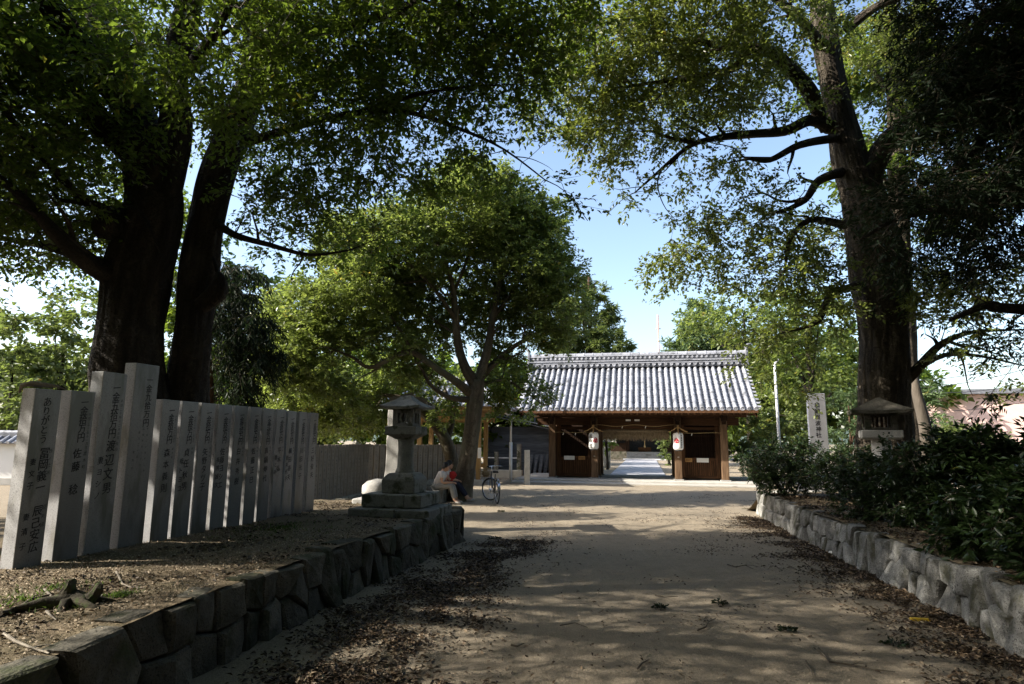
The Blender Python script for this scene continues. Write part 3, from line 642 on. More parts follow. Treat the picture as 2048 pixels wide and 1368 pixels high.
cp.box((0, 0, 2.08), (.46, .52, .12)); cp.build('cap', M_['old_granite'], L2, (.06, .0, .0), (0, .09, .25), noise_amp=.03, noise_sc=5, sub=1)
bl2 = MB().lathe([(.02, -.3), (.2, -.28), (.24, 0), (.22, .22), (.14, .36), (.03, .42)], 16)
tag(bl2.build('boulder', M_['dark_wall_stone'], None, (-1.86, 13.6, .24), smooth=True, sub=1, noise_amp=.07, noise_sc=2.6), 'tall dark boulder standing behind the grey lantern, left of the two seated people', 'boulder')
# ================================================================= SLAB FENCES
def slab_fence(label, A, B, h, n, first=0):
    A, B = Vector(A), Vector(B); d = (B - A); L_ = d.length; t = d.normalized(); ang = math.atan2(t.y, t.x)
    root = empty('inscribed_slab_fence', A, ang, label, 'fence')
    MB().box((L_ / 2, 0, .06), (L_ + .2, .34, .18)).build('base_course', M_['old_granite'], root, bevel=.01)
    w = L_ / n; me = MB().box((0, 0, h / 2 + .1), (w * .9, .1, h)).mesh('slab', M_['slab'], bevel=.006)
    for k in range(n):
        o = link('slab', me, root, (w * (k + .5), 0, rnd.uniform(-.01, .01)), (0, 0, rnd.uniform(-.02, .02)))
    for k in range(first):
        MB().box((0, 0, h * .53 + .1), (.24, .2, h * 1.06)).build('post', M_['granite'], root, (-.16 - k * .28, 0, 0), bevel=.01)
    return root
def slab_material():
    m, nt, N, L_, bs = nodes_of('slab'); co = coords(N, L_, (1, 1, 1))
    col = ramp(N, L_, noise_n(N, L_, co, 3, 5), [(.3, (.12, .1, .075)), (.7, (.2, .17, .13))])
    tc = N.new('ShaderNodeTexCoord'); sp = N.new('ShaderNodeSeparateXYZ'); L_.new(tc.outputs['Object'], sp.inputs[0])
    ab = N.new('ShaderNodeMath'); ab.operation = 'ABSOLUTE'; L_.new(sp.outputs[0], ab.inputs[0])
    lt = N.new('ShaderNodeMath'); lt.operation = 'LESS_THAN'; lt.inputs[1].default_value = .035; L_.new(ab.outputs[0], lt.inputs[0])
    g = noise_n(N, L_, coords(N, L_, (30, 1, 26)), 1.0, 3, .7)
    th = ramp(N, L_, g, [(.52, (0, 0, 0)), (.56, (1, 1, 1))]); rows = N.new('ShaderNodeMath'); rows.operation = 'SINE'; ml = N.new('ShaderNodeMath'); ml.operation = 'MULTIPLY'; ml.inputs[1].default_value = 62
    L_.new(sp.outputs[2], ml.inputs[0]); L_.new(ml.outputs[0], rows.inputs[0]); gt = N.new('ShaderNodeMath'); gt.operation = 'GREATER_THAN'; gt.inputs[1].default_value = -.35; L_.new(rows.outputs[0], gt.inputs[0])
    m1 = N.new('ShaderNodeMath'); m1.operation = 'MULTIPLY'; L_.new(lt.outputs[0], m1.inputs[0]); L_.new(gt.outputs[0], m1.inputs[1])
    m2 = N.new('ShaderNodeMath'); m2.operation = 'MULTIPLY'; L_.new(m1.outputs[0], m2.inputs[0]); L_.new(th, m2.inputs[1])
    L_.new(mix(N, L_, col, (.05, .045, .04), m2.outputs[0]), bs.inputs['Base Color']); bs.inputs['Roughness'].default_value = .75
    return m
M_['slab'] = slab_material()
slab_fence('long fence of narrow inscribed grey slabs beyond the far end of the pillar row', (-4.35, 13.6, .08), (-3.95, 17.4, .08), 1.3, 17, 2)
slab_fence('second fence of narrow inscribed slabs turning behind the two stone lanterns', (-4.9, 20.6, .05), (-1.95, 24.2, .05), 1.3, 19, 1)
#PART3
# ================================================================= GATE
GA = R(12.0); GC = Vector((5.02, 25.5, 0))
G = empty('shrine_gate', GC, -GA, 'wide timber shrine gate with a grey tiled roof at the end of the way', 'gate')
def gp(u, v, z): return GC + Vector((math.cos(GA) * u + math.sin(GA) * v, -math.sin(GA) * u + math.cos(GA) * v, z))
MB().box((0, 1.35, .05), (9.6, 4.6, .14)).build('platform', M_['concrete'], G, bevel=.015)
MB().box((0, -1.35, .02), (9.9, .8, .06)).build('step', M_['concrete'], G, bevel=.01)
PU = [-3.38, -1.64, 1.66, 3.42]; PH = 2.46
def post_mesh(w, h, nm):
    me = MB().box((0, 0, h / 2), (w, w, h)).mesh(nm, M_['wood_worn'], bevel=.018); return me
pm = post_mesh(.27, PH, 'post'); pm2 = post_mesh(.25, 2.75, 'post')
for v in (0, 1.6, 3.1):
    for u in PU:
        if v == 1.6 and abs(u) > 3: uu = u
        link('post', pm if v != 1.6 else pm2, G, (u, v, .12))
        o = MB().box((0, 0, 0), (.38, .38, .07)).build('post_base', M_['granite'], G, (u, v, .13), bevel=.01)
# beams
for v in (0, 3.1):
    MB().box((0, 0, 0), (8.0, .17, .3)).build('beam', M_['wood_h'], G, (0, v, 2.42), bevel=.012)
    MB().box((0, 0, 0), (8.6, .24, .17)).build('beam', M_['wood_h'], G, (0, v, 2.67), bevel=.012)
    MB().box((0, 0, 0), (3.3, .1, .2)).build('beam', M_['wood_h'], G, (0, v + .02, 2.2), bevel=.01)
MB().box((0, 0, 0), (8.6, .24, .22)).build('beam', M_['wood_h'], G, (0, 1.6, 3.9), bevel=.012)
for u in PU:
    MB().box((0, 0, 0), (.19, 4.3, .24)).build('tie_beam', M_['wood_dark'], G, (u, 1.55, 2.55), bevel=.012)
    MB().box((0, 0, 0), (.2, .2, 1.2)).build('strut', M_['wood_dark'], G, (u, 1.6, 3.25))
    for v in (-.18,):
        b = MB()
        for k in range(5): b.box((0, -.05 - .05 * k, 2.38 + .035 * k), (.15, .06, .15 - .012 * k))
        b.build('bracket', M_['wood_dark'], G, (u, v, 0))
for s, u in ((-1, -3.5), (1, 3.54)):
    b = MB()
    for k in range(5): b.box((s * (.1 + .08 * k), 0, 2.42 + .02 * k), (.09, .13, .2 - .028 * k))
    b.build('beam_nosing', M_['wood_h'], G, (u, 0, 0), bevel=.008)
# side bays: lattice above, upright boards below
for (a, b_, sgn) in ((PU[0], PU[1], 1), (PU[2], PU[3], -1)):
    c = (a + b_) / 2; w = b_ - a - .26; vv = .42
    for u in (a + .21, b_ - .21): MB().box((0, 0, 1.15), (.16, .14, 2.1)).build('inner_post', M_['wood'], G, (u, vv, .12))
    for z, h in ((.17, .12), (.88, .12), (2.1, .12)): MB().box((0, 0, 0), (w, .12, h)).build('rail', M_['wood_h'], G, (c, vv, z + .06), bevel=.006)
    nb = 13; bm_ = MB().box((0, 0, 0), (.03, .035, 1.1)).mesh('lattice_bar', M_['wood_dark'])
    for k in range(nb): link('lattice_bar', bm_, G, (c - w / 2 + .2 + (w - .4) * k / (nb - 1), vv - .02, 1.55))
    for z in (1.25, 1.56, 1.86): MB().box((0, 0, 0), (w - .3, .02, .025)).build('lattice_rail', M_['wood_dark'], G, (c, vv - .045, z))
    nb = 17; bm_ = MB().box((0, 0, 0), (.052, .03, .62)).mesh('board', M_['wood'])
    for k in range(nb): link('board', bm_, G, (c - w / 2 + .13 + (w - .26) * k / (nb - 1), vv - .02 + rnd.uniform(-.004, .004), .6))
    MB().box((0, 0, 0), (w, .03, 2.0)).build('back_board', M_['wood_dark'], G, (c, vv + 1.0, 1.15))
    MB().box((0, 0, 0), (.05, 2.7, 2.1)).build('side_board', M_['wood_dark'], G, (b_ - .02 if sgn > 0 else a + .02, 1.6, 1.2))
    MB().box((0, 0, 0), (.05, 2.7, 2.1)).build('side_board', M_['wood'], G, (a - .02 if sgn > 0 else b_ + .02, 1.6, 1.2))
# eaves: boards and rafters
rf = empty('roof', (0, 0, 0)); rf.parent = G
RV0, RV1 = -1.15, 1.6; RZ0, RZ1 = 2.86, 4.86
def slope(t, side=1):
    """t 0 at the eave .. 1 at the ridge; a slight hollow"""
    z = RZ0 + (RZ1 - RZ0) * (t * .9 + .1 * t * t) ; v = RV0 + (RV1 - RV0) * t
    return (v if side > 0 else 2 * RV1 - v), z
HW = 4.62
def sheet(side, dz, th, m, nm, hw=HW - .05, t0=0.0):
    b = MB(); n = 8
    for k in range(n):
        v0, z0 = slope(t0 + (1 - t0) * k / n, side); v1, z1 = slope(t0 + (1 - t0) * (k + 1) / n, side)
        b.add([(-hw, v0, z0 + dz), (hw, v0, z0 + dz), (hw, v1, z1 + dz), (-hw, v1, z1 + dz), (-hw, v0, z0 + dz - th), (hw, v0, z0 + dz - th), (hw, v1, z1 + dz - th), (-hw, v1, z1 + dz - th)],
              [(0, 1, 2, 3), (7, 6, 5, 4), (0, 4, 5, 1), (2, 6, 7, 3), (1, 5, 6, 2), (3, 7, 4, 0)])
    return b.build(nm, m, rf)
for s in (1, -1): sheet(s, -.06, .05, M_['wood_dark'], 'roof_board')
v0, z0 = slope(0)
MB().box((0, v0 + .02, z0 - .1), (HW * 2 - .1, .07, .1)).build('eave_board', M_['wood'], rf)
MB().box((0, v0 + .14, z0 - .2), (HW * 2 - .3, .06, .06)).build('eave_board', M_['wood'], rf)
rme = MB().box((0, 0, 0), (.065, 1.5, .08)).mesh('rafter', M_['wood'])
sl_ang = math.atan2(slope(.3)[1] - slope(0)[1], slope(.3)[0] - slope(0)[0])
for k in range(38): link('rafter', rme, rf, (-HW + .2 + (2 * HW - .4) * k / 37, v0 + .62, z0 - .15 + .62 * math.tan(sl_ang) - .03), (sl_ang, 0, 0))
# cover tiles: forty runs, seven long tiles each on the front; the pans between them stay one part
NR = 38; SPC = 2 * (HW - .12) / (NR - 1); NT = 7
def half_tile(r, ln, r2, n=7):
    V = []; 
    for (y, q) in ((0, r), (ln, r2)):
        for k in range(n + 1):
            a = math.pi * k / n; V.append((q * math.cos(a), y, q * math.sin(a) * 1.05))
        for k in range(n + 1):
            a = math.pi * k / n; V.append(((q - .018) * math.cos(a), y, (q - .018) * math.sin(a)))
    m = n + 1; F = []
    for k in range(n): F += [(k, k + 1, 2 * m + k + 1, 2 * m + k), (k, m + k, m + k + 1, k + 1)]
    b = MB(); b.v = V; b.f = F; return b
tls = []
for j in range(NT):
    va, za = slope(j / NT); vb, zb = slope((j + 1) / NT); ln = math.hypot(vb - va, zb - za); tls.append((va, za, math.atan2(zb - za, vb - va), ln))
tme = [half_tile(.078, tls[j][3] + .02, .07).mesh('cover_tile', M_['tile']) for j in range(NT)]
for i in range(NR):
    u = -HW + .12 + SPC * i
    for j in range(NT):
        va, za, an, ln = tls[j]; link('cover_tile', tme[j], rf, (u + rnd.uniform(-.004, .004), va, za - .0 + rnd.uniform(0, .004)), (an, 0, rnd.uniform(-.008, .008)))
pan = MB(); NP = 17
for side in (1, -1):
    for i in range(NR - 1):
        u = -HW + .12 + SPC * (i + .5); w = SPC / 2 - .02
        for j in range(NP):
            va, za = slope(j / NP, side); vb, zb = slope((j + 1) / NP, side); q = []
            for (v, z, up) in ((va, za, .03), (vb, zb, .004)):
                for k in range(4):
                    x = -1 + 2 * k / 3; q.append((u + w * x, v, z - .05 + up + .03 * x * x))
            va2, za2 = va, za - .03
            for k in range(4): q.append((u + w * (-1 + 2 * k / 3), va, za - .05 + .008))
            pan.add(q, [(0, 1, 5, 4), (1, 2, 6, 5), (2, 3, 7, 6), (8, 9, 1, 0), (9, 10, 2, 1), (10, 11, 3, 2)])
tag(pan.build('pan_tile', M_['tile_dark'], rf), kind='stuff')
bk = MB()
for i in range(NR):                                                   # rear slope, unseen from the way
    u = -HW + .12 + SPC * i; p0 = slope(0, -1); p1 = slope(1, -1)
    bk.tube([(u, p0[0], p0[1]), (u, p1[0], p1[1])], .075, 6)
tag(bk.build('rear_cover_tile', M_['tile'], rf), kind='stuff')
dm = MB().lathe([(.088, -.02), (.088, .015), (.07, .022), (.066, .012), (.03, .012), (.028, .02), (.001, .02)], 14).mesh('eave_disc', M_['tile'])
for i in range(NR): link('eave_disc', dm, rf, (-HW + .12 + SPC * i, v0 - .0, z0 + .02), (R(90), 0, 0))
for s in (-1, 1):                                                     # verge: overlapping short tiles down the gable edge
    vm = half_tile(.075, .17, .068).mesh('verge_tile', M_['tile'])
    for j in range(12):
        va, za = slope((j + .2) / 12); link('verge_tile', vm, rf, (s * (HW - .1), va + .08, za + .03), (0, -sl_ang * 0, -s * R(90)))
    b = MB(); 
    for j in range(6):
        a0, b0 = slope(j / 6); a1, b1 = slope((j + 1) / 6)
        b.add([(0, a0, b0 - .1), (0, a1, b1 - .1), (0, a1, b1 - .34), (0, a0, b0 - .3), (.06, a0, b0 - .1), (.06, a1, b1 - .1), (.06, a1, b1 - .34), (.06, a0, b0 - .3)], [(0, 1, 2, 3), (7, 6, 5, 4), (0, 4, 5, 1), (3, 2, 6, 7)])
    b.build('barge_board', M_['wood'], rf, (s * (HW - .12) - .03, 0, 0))
# ridge
rg = RZ1
MB().box((0, RV1, rg + .02), (HW * 2 - .1, .5, .14)).build('ridge_course', M_['tile_dark'], rf, bevel=.01)
dm2 = MB().lathe([(.075, 0), (.075, .03), (.055, .036), (.05, .028), (.001, .028)], 12).mesh('ridge_disc', M_['tile'])
for i in range(NR): link('ridge_disc', dm2, rf, (-HW + .12 + SPC * i, RV1 - .26, rg + .06), (R(90), 0, 0))
for k, (z, hw_, w, m) in enumerate(((.12, .3, .045, 'tile'), (.175, .24, .06, 'tile_dark'), (.225, .27, .035, 'tile'), (.27, .2, .05, 'tile_dark'), (.37, .17, .15, 'tile_dark'), (.46, .21, .035, 'tile'))):
    MB().box((0, RV1, rg + z), (HW * 2 - .06, hw_ * 2, w)).build('ridge_course', M_[m], rf, bevel=.008)
sd = MB().lathe([(.05, 0), (.05, .03), (.001, .035)], 10).mesh('ridge_disc', M_['tile'])
for i in range(46): link('ridge_disc', sd, rf, (-HW + .2 + (2 * HW - .4) * i / 45, RV1 - .18, rg + .37), (R(90), 0, 0))
tc_ = MB().tube([(-.2, 0, 0), (.2, 0, 0)], .105, 12).tube([(.16, 0, 0), (.22, 0, 0)], .118, 12).mesh('ridge_cap', M_['tile'], smooth=False)
for i in range(23): link('ridge_cap', tc_, rf, (-HW + .24 + .4 * i, RV1, rg + .52))
for s in (-1, 1):
    b = MB()
    b.box((0, 0, .28), (.12, .62, .6), taper=.75).box((s * .03, 0, .66), (.14, .34, .3), taper=.5).box((0, -.3, .12), (.12, .24, .3), taper=.7).box((0, .3, .12), (.12, .24, .3), taper=.7).tube([(0, 0, .75), (s * .1, 0, .9), (s * .26, 0, .96)], [.08, .07, .03], 8)
    b.build('ridge_end', M_['tile_dark'], rf, (s * (HW + .02), RV1, rg - .05), bevel=.02)
MB().box((0, 0, 0), (7.2, .05, 2.0), taper=.2).build('gable_wall', M_['wood_dark'], G, (0, 1.6, 3.2))
# plates and notices on the gate
def plate(u, v, z, w, h, m, nm, label=None):
    o = MB().box((0, 0, 0), (w, .02, h)).build(nm, M_[m], G, (u, v, z), bevel=.003)
    if label: o['label'] = label
    return o
plate(-.26, -.13, 2.47, .2, .07, 'paper', 'name_plate'); plate(.09, -.13, 2.47, .2, .07, 'paper', 'name_plate')
plate(-2.72, .33, .93, .44, .16, 'paper', 'notice_board', 'white notice board'); o = plate(-2.2, .33, .93, .27, .15, 'sign_wood', 'notice_board', 'small wooden notice board')
def txt(parent, s, w, z, size, m='ink'):
    b = MB(); x = -w / 2
    for ch in s:
        v, f = glyph(ch); b.add([(x + size / 2 + X * size, -.0125, z + Y * size) for X, Y, _ in v], f); x += w / len(s)
    b.build('lettering', M_[m], parent)
txt(o, '御神門', .22, 0, .07)
o = plate(1.66 + .42, .33, .9, .27, .15, 'sign_wood', 'notice_board', 'small wooden notice board'); txt(o, '御神門', .22, 0, .07)
plate(2.62, .33, .9, .46, .17, 'paper', 'notice_board', 'white notice board')
for u in (-1.64, 1.66): plate(u, -.145, 1.02, .07, .02, 'paper', 'name_plate')
# paper lanterns
def comma_emblem(cx, cz, r, surf):
    b = MB()
    for k in range(3):
        a0 = k * 2 * math.pi / 3 + .5; pts = []; n = 18
        for i in range(n + 1):                                        # each comma: round head, tail sweeping along the rim
            t = i / n; ang = a0 + t * 1.9; rr = r * (.5 + .46 * min(1, t * 1.5)); wd = r * .46 * (1 - t) ** .75
            pts.append((rr, ang, wd))
        V = []; 
        for rr, ang, wd in pts:
            V += [surf(cx + (rr - wd * .9) * math.cos(ang), cz + (rr - wd * .9) * math.sin(ang)), surf(cx + min(r, rr + wd * .55) * math.cos(ang), cz + min(r, rr + wd * .55) * math.sin(ang))]
        b.add(V, [(2 * i, 2 * i + 1, 2 * i + 3, 2 * i + 2) for i in range(n)])
        hx, hz = cx + r * .46 * math.cos(a0), cz + r * .46 * math.sin(a0); hr = r * .4
        b.add([surf(hx, hz)] + [surf(hx + hr * math.cos(q * math.pi / 8), hz + hr * math.sin(q * math.pi / 8)) for q in range(16)], [(0, q + 1, (q + 1) % 16 + 1) for q in range(16)])
    return b
def paper_lantern(u, label, emb, text, tu, tsz, em_ang):
    r0 = .195; h = .68; ln = empty('paper_lantern', gp(u, -.42, 1.3), -GA, label, 'lantern', 'pair of paper lanterns on the gate posts')
    prof = []; n = 26
    for k in range(n + 1):
        t = k / n; z = t * h; e = min(1, min(t, 1 - t) * 5.2); rr = r0 * (.62 + .38 * math.sqrt(max(0, 1 - (1 - e) ** 2))) * (1 + (.012 if k % 2 else -.004)); prof.append((rr, z))
    MB().lathe(prof, 32).build('paper_body', M_['paper'], ln, smooth=True)
    MB().lathe([(.13, -.035), (.135, 0), (.125, .01)], 24).build('bottom_ring', M_['dark_metal'], ln); MB().lathe([(.125, 0), (.135, .01), (.13, .045)], 24).build('top_ring', M_['dark_metal'], ln, (0, 0, h - .01))
    def surf(x, z): 
        a = x / (r0 + .004); return ((r0 + .0045) * math.sin(a), -(r0 + .0045) * math.cos(a), z)
    comma_emblem(em_ang * r0, h * .52, .115, surf).build('crest', M_['red'], ln)
    b = MB(); column(b, text, tu * r0, h * .88, tsz, tsz * 1.1, None, curve=surf, shear=.05); b.build('lettering', M_['ink'], ln)
    cap = MB(); w = .36
    for s in (-1, 1):
        for k in range(4):
            a, c = s * w * k / 4, s * w * (k + 1) / 4
            za, zb = .2 * (1 - k / 4) ** 1.4, .2 * (1 - (k + 1) / 4) ** 1.4
            cap.add([(a, -.22, za), (c, -.22, zb), (c, .3, zb), (a, .3, za), (a, -.22, za - .03), (c, -.22, zb - .03), (c, .3, zb - .03), (a, .3, za - .03)], [(0, 1, 2, 3), (7, 6, 5, 4), (0, 4, 5, 1), (2, 6, 7, 3), (1, 5, 6, 2), (3, 7, 4, 0)])
    cap.box((0, .04, .215), (.05, .6, .05)).box((0, -.2, .06), (.04, .03, .28)); cap.build('cap', M_['yellow_wood'], ln, (0, 0, h + .04))
    MB().box((0, .22, .0), (.05, .4, .04)).box((0, .3, -.35), (.05, .05, .7)).build('bracket', M_['wood'], ln, (0, 0, h + .03))
paper_lantern(-1.64, 'white paper lantern with red crest and large black characters on the left gate post', 0, '御神燈', -.62, .17, .5)
paper_lantern(1.66, 'white paper lantern with red crest and small black characters on the right gate post', 0, '和爾賀波神社', .62, .082, -.45)
# straw curtain rope
sc_ = empty('sacred_rope', gp(.02, .0, 2.05), -GA, 'thick brown straw curtain rope hanging across the gate opening', 'rope')
MB().tube([(-1.35, 0, .02), (-.7, 0, .0), (0, 0, -.01), (.7, 0, 0), (1.35, 0, .02)], [.05, .065, .07, .065, .05], 10).build('rope', M_['straw'], sc_, smooth=True)
b = MB()
for k in range(300):
    x = -1.3 + 2.6 * (k % 150) / 149 + rnd.uniform(-.008, .008); l = .36 + rnd.uniform(-.05, .05) + .03 * math.sin(k * .35)
    b.tube([(x, rnd.uniform(-.04, .02), 0), (x + rnd.uniform(-.02, .02), -.03 + rnd.uniform(-.03, .03), -l * .5), (x + rnd.uniform(-.05, .05), rnd.uniform(-.05, .05), -l)], [.014, .016, .007], 4)
tag(b.build('straw_fringe', M_['straw'], sc_), kind='stuff')
for x in (-.75, .02, .75):
    b = MB()
    for k in range(4): b.box((x + (.02 if k % 2 else -.02), -.09, -.06 - k * .08), (.05, .004, .085), ry=.3 if k % 2 else -.3)
    b.build('paper_strip', M_['straw'], sc_)
gr_ = empty('festoon_cord', gp(0, -.2, 2.25), -GA, 'thin looping cord strung below the eaves of the gate', 'cord')
P_ = [(x, 0, .035 * math.cos(x * 4.2) * (1 if abs(x) < 1.6 else .3) - (.28 if abs(x) > 1.7 else 0)) for x in [-3.3 + 6.6 * k / 66 for k in range(67)]]
MB().tube(P_, .009, 5).build('cord', M_['rope'], gr_)
for k, x in enumerate((-2.9, -2.4, -.5, .42, 2.2)):
    MB().box((0, 0, 0), (.03, .004, .1)).build('paper_strip', M_['paper'], gr_, (x, -.0, -.06 - (.28 if abs(x) > 1.7 else 0)), (0, .3, 0))
# ================================================================= BEYOND THE GATE
pth = MB(); r3 = random.Random(4)
v = 3.75
while v < 33:
    h = r3.uniform(.42, .6); u = -1.3 + (r3.uniform(-.3, 0)); 
    while u < 1.3:
        w = r3.uniform(.7, 1.1); a, c = max(u, -1.3), min(u + w, 1.3)
        if c - a > .05: pth.box(((a + c) / 2, v + h / 2, .02 + r3.uniform(-.004, .004)), (c - a - .014, h - .014, .07))
        u += w
    v += h
pp = tag(pth.build('stone_path', M_['path_stone'], None, GC, (0, 0, -GA)), kind='structure')
H = empty('shrine_hall', gp(.35, 34.6, 0), -GA, 'dark shrine hall with an open doorway above pale steps, framed by the gate', 'building')
MB().box((0, 3.9, .35), (13, 7.6, .7)).build('plinth', M_['dark_wall_stone'], H)  # dark stone colour stands in for shade on the plinth
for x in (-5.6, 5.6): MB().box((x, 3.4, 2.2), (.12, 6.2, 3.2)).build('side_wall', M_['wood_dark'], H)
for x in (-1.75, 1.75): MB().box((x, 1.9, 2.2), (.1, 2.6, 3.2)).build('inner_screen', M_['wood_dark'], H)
MB().box((0, 3.2, 3.9), (11.4, 6.6, .1)).build('ceiling', M_['wood_dark'], H)  # side walls, screens and ceiling added to keep sun out of the hall
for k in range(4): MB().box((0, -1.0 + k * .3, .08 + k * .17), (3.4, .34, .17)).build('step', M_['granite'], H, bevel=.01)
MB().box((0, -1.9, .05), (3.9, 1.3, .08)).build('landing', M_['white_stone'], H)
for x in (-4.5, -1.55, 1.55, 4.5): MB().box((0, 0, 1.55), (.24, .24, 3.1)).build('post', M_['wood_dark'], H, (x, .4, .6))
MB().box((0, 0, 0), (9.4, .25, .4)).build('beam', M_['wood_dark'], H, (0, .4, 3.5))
MB().box((0, 3, 2.2), (11, .1, 3.2)).build('back_wall', M_['dark_metal'], H)  # near-black colour stands in for the unlit interior
for x in (-3.0, 3.0):
    MB().box((0, 0, 1.0), (2.6, .08, 1.0)).build('wall_panel', M_['wood_dark'], H, (x, .45, 0)); f = MB().box((0, 0, 0), (1.1, .04, .55)).build('window_panel', M_['paper'], H, (x + (-1 if x < 0 else 1) * .2, .38, 1.75))
    MB().box((0, 0, 0), (1.1, .04, .5)).build('window_panel', M_['paper'], H, (x + (-1 if x < 0 else 1) * .2, .38, 2.5))
    for k in range(5): MB().box((0, 0, 0), (.04, .05, 1.5)).build('mullion', M_['wood_dark'], H, (x - .6 + .3 * k + (-1 if x < 0 else 1) * .2, .34, 2.1))
b = MB(); hr = [(-3.2, 3.6), (-1.5, 4.4), (0.5, 5.6), (2.6, 7.6), (3.4, 7.9)]
for (y0, z0_), (y1, z1_) in zip(hr, hr[1:]):
    b.add([(-6.8, y0 , z0_), (6.8, y0, z0_), (6.6, y1, z1_), (-6.6, y1, z1_), (-6.8, y0, z0_ - .18), (6.8, y0, z0_ - .18), (6.6, y1, z1_ - .18), (-6.6, y1, z1_ - .18)], [(0, 1, 2, 3), (7, 6, 5, 4), (0, 4, 5, 1), (1, 5, 6, 2), (3, 7, 4, 0)])
b.build('roof', M_['tile'], H)
MB().tube([(0, 0, 3.3), (0, 0, 1.3)], .035, 8).tube([(0, 0, 1.32), (0, 0, 1.1)], [.06, .1], 8).build('bell_rope', M_['rope'], H, (0, -.2, 0))
MB().box((0, 0, .2), (1.2, .5, .4)).build('offering_box', M_['wood'], H, (0, 1.0, .7))
for (u, v, nm, lb) in ((-1.95, 13.5, 'stone_post', 'tall pale stone post left of the paved path beyond the gate'), (2.25, 12.0, 'stone_post', 'tall stone post right of the paved path, one edge in sun')):
    tag(MB().box((0, 0, 1.0), (.42, .42, 2.0)).build(nm, M_['granite'], None, gp(u, v, 0), (0, 0, -GA), bevel=.02), lb, 'stone post')
def small_lantern(loc, s, label, group=None, m='old_granite'):
    q = empty('stone_lantern', loc, rnd.uniform(0, 1), label, 'stone lantern', group)
    rings([(.3 * s, 0), (.3 * s, .18 * s), (.2 * s, .26 * s)]).build('pedestal', M_[m], q, bevel=.01)
    MB().lathe([(.12 * s, .25 * s), (.1 * s, .6 * s), (.12 * s, .95 * s)], 12).build('shaft', M_[m], q, smooth=True)
    rings([(.12 * s, .93 * s), (.24 * s, 1.02 * s), (.24 * s, 1.1 * s)]).build('platform', M_[m], q)
    window_frame(.15 * s, 1.1 * s, 1.34 * s, open_=.55).build('firebox', M_[m], q)
    curved_roof(.34 * s, 1.34 * s, .18 * s, .04 * s, .06 * s).build('roof', M_[m], q)
    MB().lathe([(.03 * s, 1.54 * s), (.08 * s, 1.58 * s), (.07 * s, 1.66 * s), (.01, 1.74 * s)], 10).build('finial', M_[m], q, smooth=True)
    return q
small_lantern(gp(-2.35, 9.2, 0), 1.15, 'stone lantern just inside the gate, left of the paved path')
small_lantern(gp(2.75, 9.4, 0), 1.25, 'stone lantern just inside the gate, right of the paved path')
small_lantern(gp(4.75, 1.2, 0), .95, 'small stone lantern by a round hedge right of the gate')
small_lantern(gp(5.6, 2.4, 0), .75, 'smallest stone lantern half hidden by shrubs right of the gate')
# ================================================================= POLES, POSTS, SHED, PAVILION
fp = empty('flag_pole', on(1021, 966, 0), 0, 'slim white metal pole with a ball top and a small floodlight, left of the gate', 'pole')
MB().tube([(0, 0, 0), (0, 0, 1.55)], .062, 12).build('sleeve', M_['metal_pole'], fp, smooth=True)
MB().tube([(0, 0, 1.55), (0, 0, 4.25)], [.042, .03], 10).build('mast', M_['metal_pole'], fp, smooth=True)
MB().lathe([(.01, 4.22), (.055, 4.26), (.055, 4.31), (.01, 4.35)], 10).build('ball', M_['metal_pole'], fp, smooth=True)
MB().box((-.18, 0, 2.68), (.22, .16, .12), ry=.5).box((-.05, 0, 2.62), (.2, .04, .04)).box((.06, 0, 2.5), (.2, .1, .08)).build('floodlight', M_['white_stone'], fp, bevel=.01)
MB().box((0, 0, 3.75), (.1, .1, .14)).build('pulley', M_['dark_metal'], fp, bevel=.01)
P2 = at(1561, 930, 21.0); P2.z = 0
fp2 = empty('flag_pole', P2, 0, 'slim white metal pole rising from the shrubs right of the gate', 'pole')
MB().tube([(0, 0, 0), (0, 0, 4.2)], [.055, .04], 10).build('mast', M_['metal_pole'], fp2, smooth=True)
MB().tube([(0, 0, 4.15), (0, 0, 4.25), (.14, 0, 4.42)], [.04, .04, .03], 8).build('lamp_head', M_['metal_pole'], fp2)
MB().tube([(-.05, 0, 3.1), (0, -.02, 3.1)], .05, 8).build('clamp', M_['metal_pole'], fp2)
tag(MB().box((0, 0, .62), (.2, .2, 1.3), taper=.94).build('stone_post', M_['pale_granite'], None, on(1054, 969, 0), (0, 0, .1), bevel=.01), 'free standing pale stone post in sun, left of the gate', 'stone post')
fc = empty('stone_rail_fence', gp(-5.0, 1.3, 0), -GA, 'low stone post fence with a thin metal rail, left of the gate', 'fence')
MB().box((-2.6, 0, .17), (5.4, .28, .34)).build('kerb', M_['concrete'], fc, bevel=.01)
for k in range(6): MB().box((0, 0, .72), (.17, .17, .8 if k else 1.3)).build('post', M_['old_granite'], fc, (-.05 - k * 1.02, 0, 0 if k else .1), bevel=.008)
MB().tube([(-5.2, 0, .86), (0, 0, .86)], .022, 6).build('rail', M_['metal_pole'], fc)
sd_ = empty('shed', gp(-5.6, 4.5, 0), -GA, 'dark weathered board shed with a low sloping roof, left behind the gate', 'shed')
for k in range(11): MB().box((0, 0, 0), (3.4, .04, .2), rx=.12).build('board', M_['shed_board'] if 'shed_board' in M_ else M_.setdefault('shed_board', mat('shed_board', (.06, .068, .08), (.13, .14, .155), 4, .8, .5, .01, 26, stretch=(.5, 5, 5), vary=.25)), sd_, (0, 0, .3 + k * .19))
MB().box((0, 1.2, 1.15), (3.3, 2.3, 2.2)).build('body', M_['wood_dark'], sd_)
MB().box((0, .8, 2.52), (4.2, 3.4, .05), ry=.22).build('roof', M_['dark_metal'], sd_); MB().box((0, .8, 2.64), (4.1, 3.3, .04), ry=.22).build('roof_sheet', M_['shed_board'], sd_)
